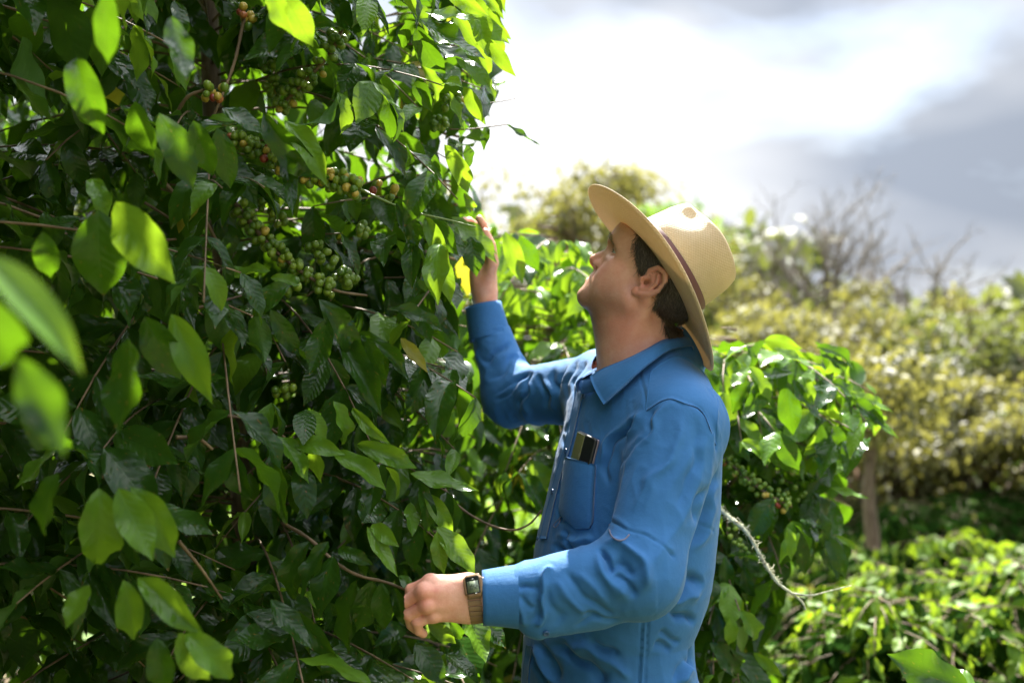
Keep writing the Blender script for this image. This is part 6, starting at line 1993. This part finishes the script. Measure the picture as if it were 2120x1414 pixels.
hc, h_f, h_u, h_l = HAT_C, HAT_F, HAT_U, HAT_L
HM = np.stack([h_f, h_l, h_u], 1)
def hat_w(q): return np.asarray(q) @ HM.T + hc
hat = empty('straw_hat', hc, 'wide brimmed woven straw hat with a brown band on the head of the man', 'hat')
RX0, RY0, RX1, RY1 = .0995, .091, .2035, .172
def brim_z(a, s):
    c, sn = np.cos(a), np.sin(a)
    front = np.maximum(c, 0)
    return (sn ** 2) ** 1.3 * (.018 * s ** 1.9) - .020 * np.abs(c) ** 2 * s ** 1.2 + .004 * np.sin(2 * a + 1) * s
def ring_xy(a, s):
    rx = RX0 + (RX1 - RX0) * s; ry = RY0 + (RY1 - RY0) * s - .020 * s ** 3 * np.sin(a) ** 2
    return rx * np.cos(a), ry * np.sin(a)
na, ns = 160, 22
A = np.arange(na) / na * 2 * np.pi
V, UV = [], []
def brim_sheet(dz):
    for i in range(na):
        for j in range(ns):
            s = j / (ns - 1)
            x, y = ring_xy(A[i], s)
            V.append((x, y, .09 * y + brim_z(A[i], s) + dz * (1.0 if j < ns - 1 else .3) + (dz * .9 if ns - 4 < j < ns - 1 else 0)))
            UV.append((A[i] * .15 + .0003 * j, s * .108))
brim_sheet(.0014); brim_sheet(-.0014)
V = np.array(V); UV = np.array(UV)
n0 = na * ns
Q = np.vstack([grid_faces(na, ns, True, 0, True), grid_faces(na, ns, True, n0)])
i = np.arange(na); i2 = (i + 1) % na
Q = np.vstack([Q, np.stack([i * ns + ns - 1, i * ns + ns - 1 + n0, i2 * ns + ns - 1 + n0, i2 * ns + ns - 1], 1)])
add_obj('brim', np_mesh('brim', hat_w(V), Q, True, UV), hat, m_straw)
# crown
CH = .134
def crown_pt(a, v):
    """v 0..1 wall from the base up, 1..2 over the top to the middle"""
    c, sn = math.cos(a), math.sin(a)
    if v <= 1:
        k = v
        sh = 1.0 - .06 * k - .10 * max(0, k - .72) ** 1.5 * 4
        z = CH * k * .94
    else:
        k = v - 1
        sh = (1.0 - .06 - .10 * .28 ** 1.5 * 4) * (1 - k) ** .9
        z = CH * (.94 + .07 * math.sin(k * math.pi / 2) ** .8)
    x, y = (RX0 + .001) * c * sh, (RY0 + .001) * sn * sh
    # front slopes back a little, the rear stands steep
    x -= .012 * (z / CH) * max(0, c)
    dome = -.016 * (x / RX0) ** 2 * (1 if v > .6 else (v / .6) ** 2) + (.008 * (x / RX0) if v > .4 else 0) * 0
    z += dome * min(1, v)
    # long crease on top and the two pinches at the front
    z -= .026 * math.exp(-(y / .022) ** 2) * math.exp(-((x + .005) / .075) ** 4) * min(1, max(0, (v - .85) / .5))
    for sg in (-1, 1):
        ex, ey, ez = x - .040, y - sg * .066, z - CH * .80
        g = math.exp(-(ex / .038) ** 2 - (ey / .035) ** 2 - (ez / .034) ** 2)
        y -= sg * .024 * g
        z -= .006 * g
    z += .09 * y * (1 - min(1, v)) ** 1.0
    return x, y, z
nv = 64
V, UV = [], []
for i in range(na):
    for j in range(nv):
        v = 2 * j / (nv - 1)
        V.append(crown_pt(A[i], min(v, 1.995))); UV.append((A[i] * .088, v * .13))
V = np.array(V)
me = np_mesh('crown', hat_w(V), [grid_faces(na, nv, True, 0, True)], True, UV)
add_obj('crown', me, hat, m_straw)
V = []
for i in range(na):
    for k, (v, o) in enumerate(((0.0, .0016), (.0, .0030), (.29, .0030), (.30, .0012))):
        x, y, z = crown_pt(A[i], v)
        rr = math.hypot(x, y)
        V.append((x * (1 + o / rr), y * (1 + o / rr), z + .001))
add_obj('hat_band', np_mesh('hat_band', hat_w(np.array(V)), [grid_faces(na, 4, True, 0, True)]), hat, m_band)

# ================================================================== wrist watch
m_case, nt, b, out = new_mat('tan_resin'); b.inputs['Base Color'].default_value = (.23, .135, .065, 1); b.inputs['Roughness'].default_value = .42
m_lcd, nt, b, out = new_mat('watch_display'); b.inputs['Base Color'].default_value = (.17, .21, .14, 1); b.inputs['Roughness'].default_value = .25
m_bezel, nt, b, out = new_mat('watch_bezel'); b.inputs['Base Color'].default_value = (.012, .014, .016, 1); b.inputs['Roughness'].default_value = .2
m_steel, nt, b, out = new_mat('steel'); b.inputs['Base Color'].default_value = (.7, .7, .7, 1); b.inputs['Metallic'].default_value = 1; b.inputs['Roughness'].default_value = .2
wc = P(980, 1212, 1.7725)
watch = empty('wrist_watch', wc, 'tan digital watch with grey display on the wrist of the man', 'watch')
wz = np.array([-.16, -.93, .30]); WM = frame(wz, u_l * -1.0 * -1.0)      # x along the arm towards the hand
wx = -WM[:, 0] if WM[0, 0] > 0 else WM[:, 0]
WM = frame(wz, -wx)                        # x to the right of the face, y up its face
if WM[2, 1] < 0: WM = np.stack([-WM[:, 0], -WM[:, 1], WM[:, 2]], 1)
def ww(x, y, z): return wc + WM @ np.array([x, y, z])
# case: an eight sided block with a chamfer
def octo(hx, hy, ch, z):
    return [(hx - ch, -hy, z), (hx, -hy + ch, z), (hx, hy - ch, z), (hx - ch, hy, z), (-hx + ch, hy, z), (-hx, hy - ch, z), (-hx, -hy + ch, z), (-hx + ch, -hy, z)]
V = []
for hx, hy, ch, z in ((.0135, .0165, .005, -.006), (.0150, .0180, .006, -.003), (.0150, .0180, .006, .001), (.0128, .0152, .005, .0035)):
    V += [ww(*q) for q in octo(hx, hy, ch, z)]
V.append(ww(0, 0, .0035))
k = np.arange(8); k2 = (k + 1) % 8
Q = np.vstack([np.stack([i * 8 + k, i * 8 + k2, i * 8 + 8 + k2, i * 8 + 8 + k], 1) for i in range(3)])
T = np.stack([24 + k, 24 + k2, np.full(8, 32)], 1)
add_obj('case', np_mesh('case', np.array(V), [Q, T], False), watch, m_case)
MB().box(ww(0, .0005, .0037), WM, (.0108, .0130, .0006), .0004).build('bezel', m_bezel, watch)
lcd = MB().box(ww(0, -.0020, .0043), WM, (.0088, .0088, .0004)).build('display', m_lcd, watch)
dg = MB()
SEG = {'a': (0, 1, 1, 0), 'b': (.5, .5, 0, 1), 'c': (.5, -.5, 0, 1), 'd': (0, -1, 1, 0), 'e': (-.5, -.5, 0, 1), 'f': (-.5, .5, 0, 1), 'g': (0, 0, 1, 0)}
for x0, ss in ((-.0058, 'bc'), (-.0022, 'abcdef'), (.0022, 'acdfg'), (.0058, 'abged')):
    for s in ss:
        cx, cy, hz, vt = SEG[s]
        dg.box(ww(x0 + cx * .0026, -.0028 + cy * .0028, .0048), WM, (.0010 if hz else .0003, .0010 if vt else .0003, .0001))
dg.build('digits', m_bezel, lcd)
MB().box(ww(0, .0100, .0044), WM, (.0022, .0005, .0002)).box(ww(.002, -.0125, .0044), WM, (.003, .0005, .0002)).build('lettering', m_steel, watch)
for y in (.009, -.004):
    MB().ellipsoid(ww(.0158, y, .000), WM, (.0022, .0016, .0016), 10, 8).build('button', m_steel, watch)
# strap: a ring of links round the wrist
wcen = P(984, 1239, 1.800)
arm_d = -u_l
strap_path = []
cx_ = np.array([0, -1.0, 0]); cz_ = np.cross(u_l, cx_); cz_ /= np.linalg.norm(cz_)
if cz_[2] < 0: cz_ = -cz_
SM = []
for t in np.linspace(0, 2 * np.pi, 27)[:-1]:
    c, s = math.cos(t), math.sin(t)
    p = wcen + cx_ * (.0275 * c) + cz_ * (.0375 * s)
    nn = cx_ * (c / .0272) + cz_ * (s / .0378); nn /= np.linalg.norm(nn)
    if (p - wc) @ WM[:, 2] > -.006 and np.linalg.norm(p - wc) < .017: continue
    fr = frame(nn, u_l)
    MB().box(p, fr, (.0105, .0038, .0016), .0009).build('strap_link', m_case, watch)

# ================================================================== phone in the pocket
m_phone, nt, b, out = new_mat('phone_black'); b.inputs['Base Color'].default_value = (.012, .012, .014, 1); b.inputs['Roughness'].default_value = .33
m_rim, nt, b, out = new_mat('phone_rim'); b.inputs['Base Color'].default_value = (.30, .24, .27, 1); b.inputs['Metallic'].default_value = .7; b.inputs['Roughness'].default_value = .3
m_glass, nt, b, out = new_mat('phone_glass'); b.inputs['Base Color'].default_value = (.16, .155, .065, 1); b.inputs['Roughness'].default_value = .10; b.inputs['Coat Weight'].default_value = .6  # the olive is a reflection painted into the base colour
h0, n0_ = on_shirt(1205, 935)
hits = np.array([on_shirt(x, y)[0] for x in (1178, 1190, 1202, 1214, 1226) for y in (930, 960, 990, 1020, 1050)])
ctr_ = hits.mean(0); pz = np.linalg.svd(hits - ctr_)[2][2]
if pz[1] > 0: pz = -pz
upv = np.array([.40, .0, 1.0])
PM = frame(pz, np.cross(upv, pz))
h3 = on_shirt(1203, 975)[0]
h3 = h3 - pz * ((h3 - ctr_) @ pz)
pc = h3 + pz * .0060 + PM[:, 1] * .004
phone = empty('phone', pc, 'black phone with a glossy camera panel standing in the chest pocket', 'phone')
def pw(x, y, z): return pc + PM @ np.array([x, y, z])
MB().box(pc, PM, (.0325, .062, .0045), .0042).build('back_case', m_phone, phone)
MB().box(pw(0, 0, -.0050), PM, (.0318, .0613, .0030), .0028).build('rim', m_rim, phone)
MB().box(pw(-.0165, .032, .0046), PM, (.0140, .0275, .0012), .0010).build('camera_panel', m_glass, phone)
MB().ellipsoid(pw(.012, .0617, -.0005), PM, (.0025, .0007, .0009), 8, 6).build('side_key', m_bezel, phone)
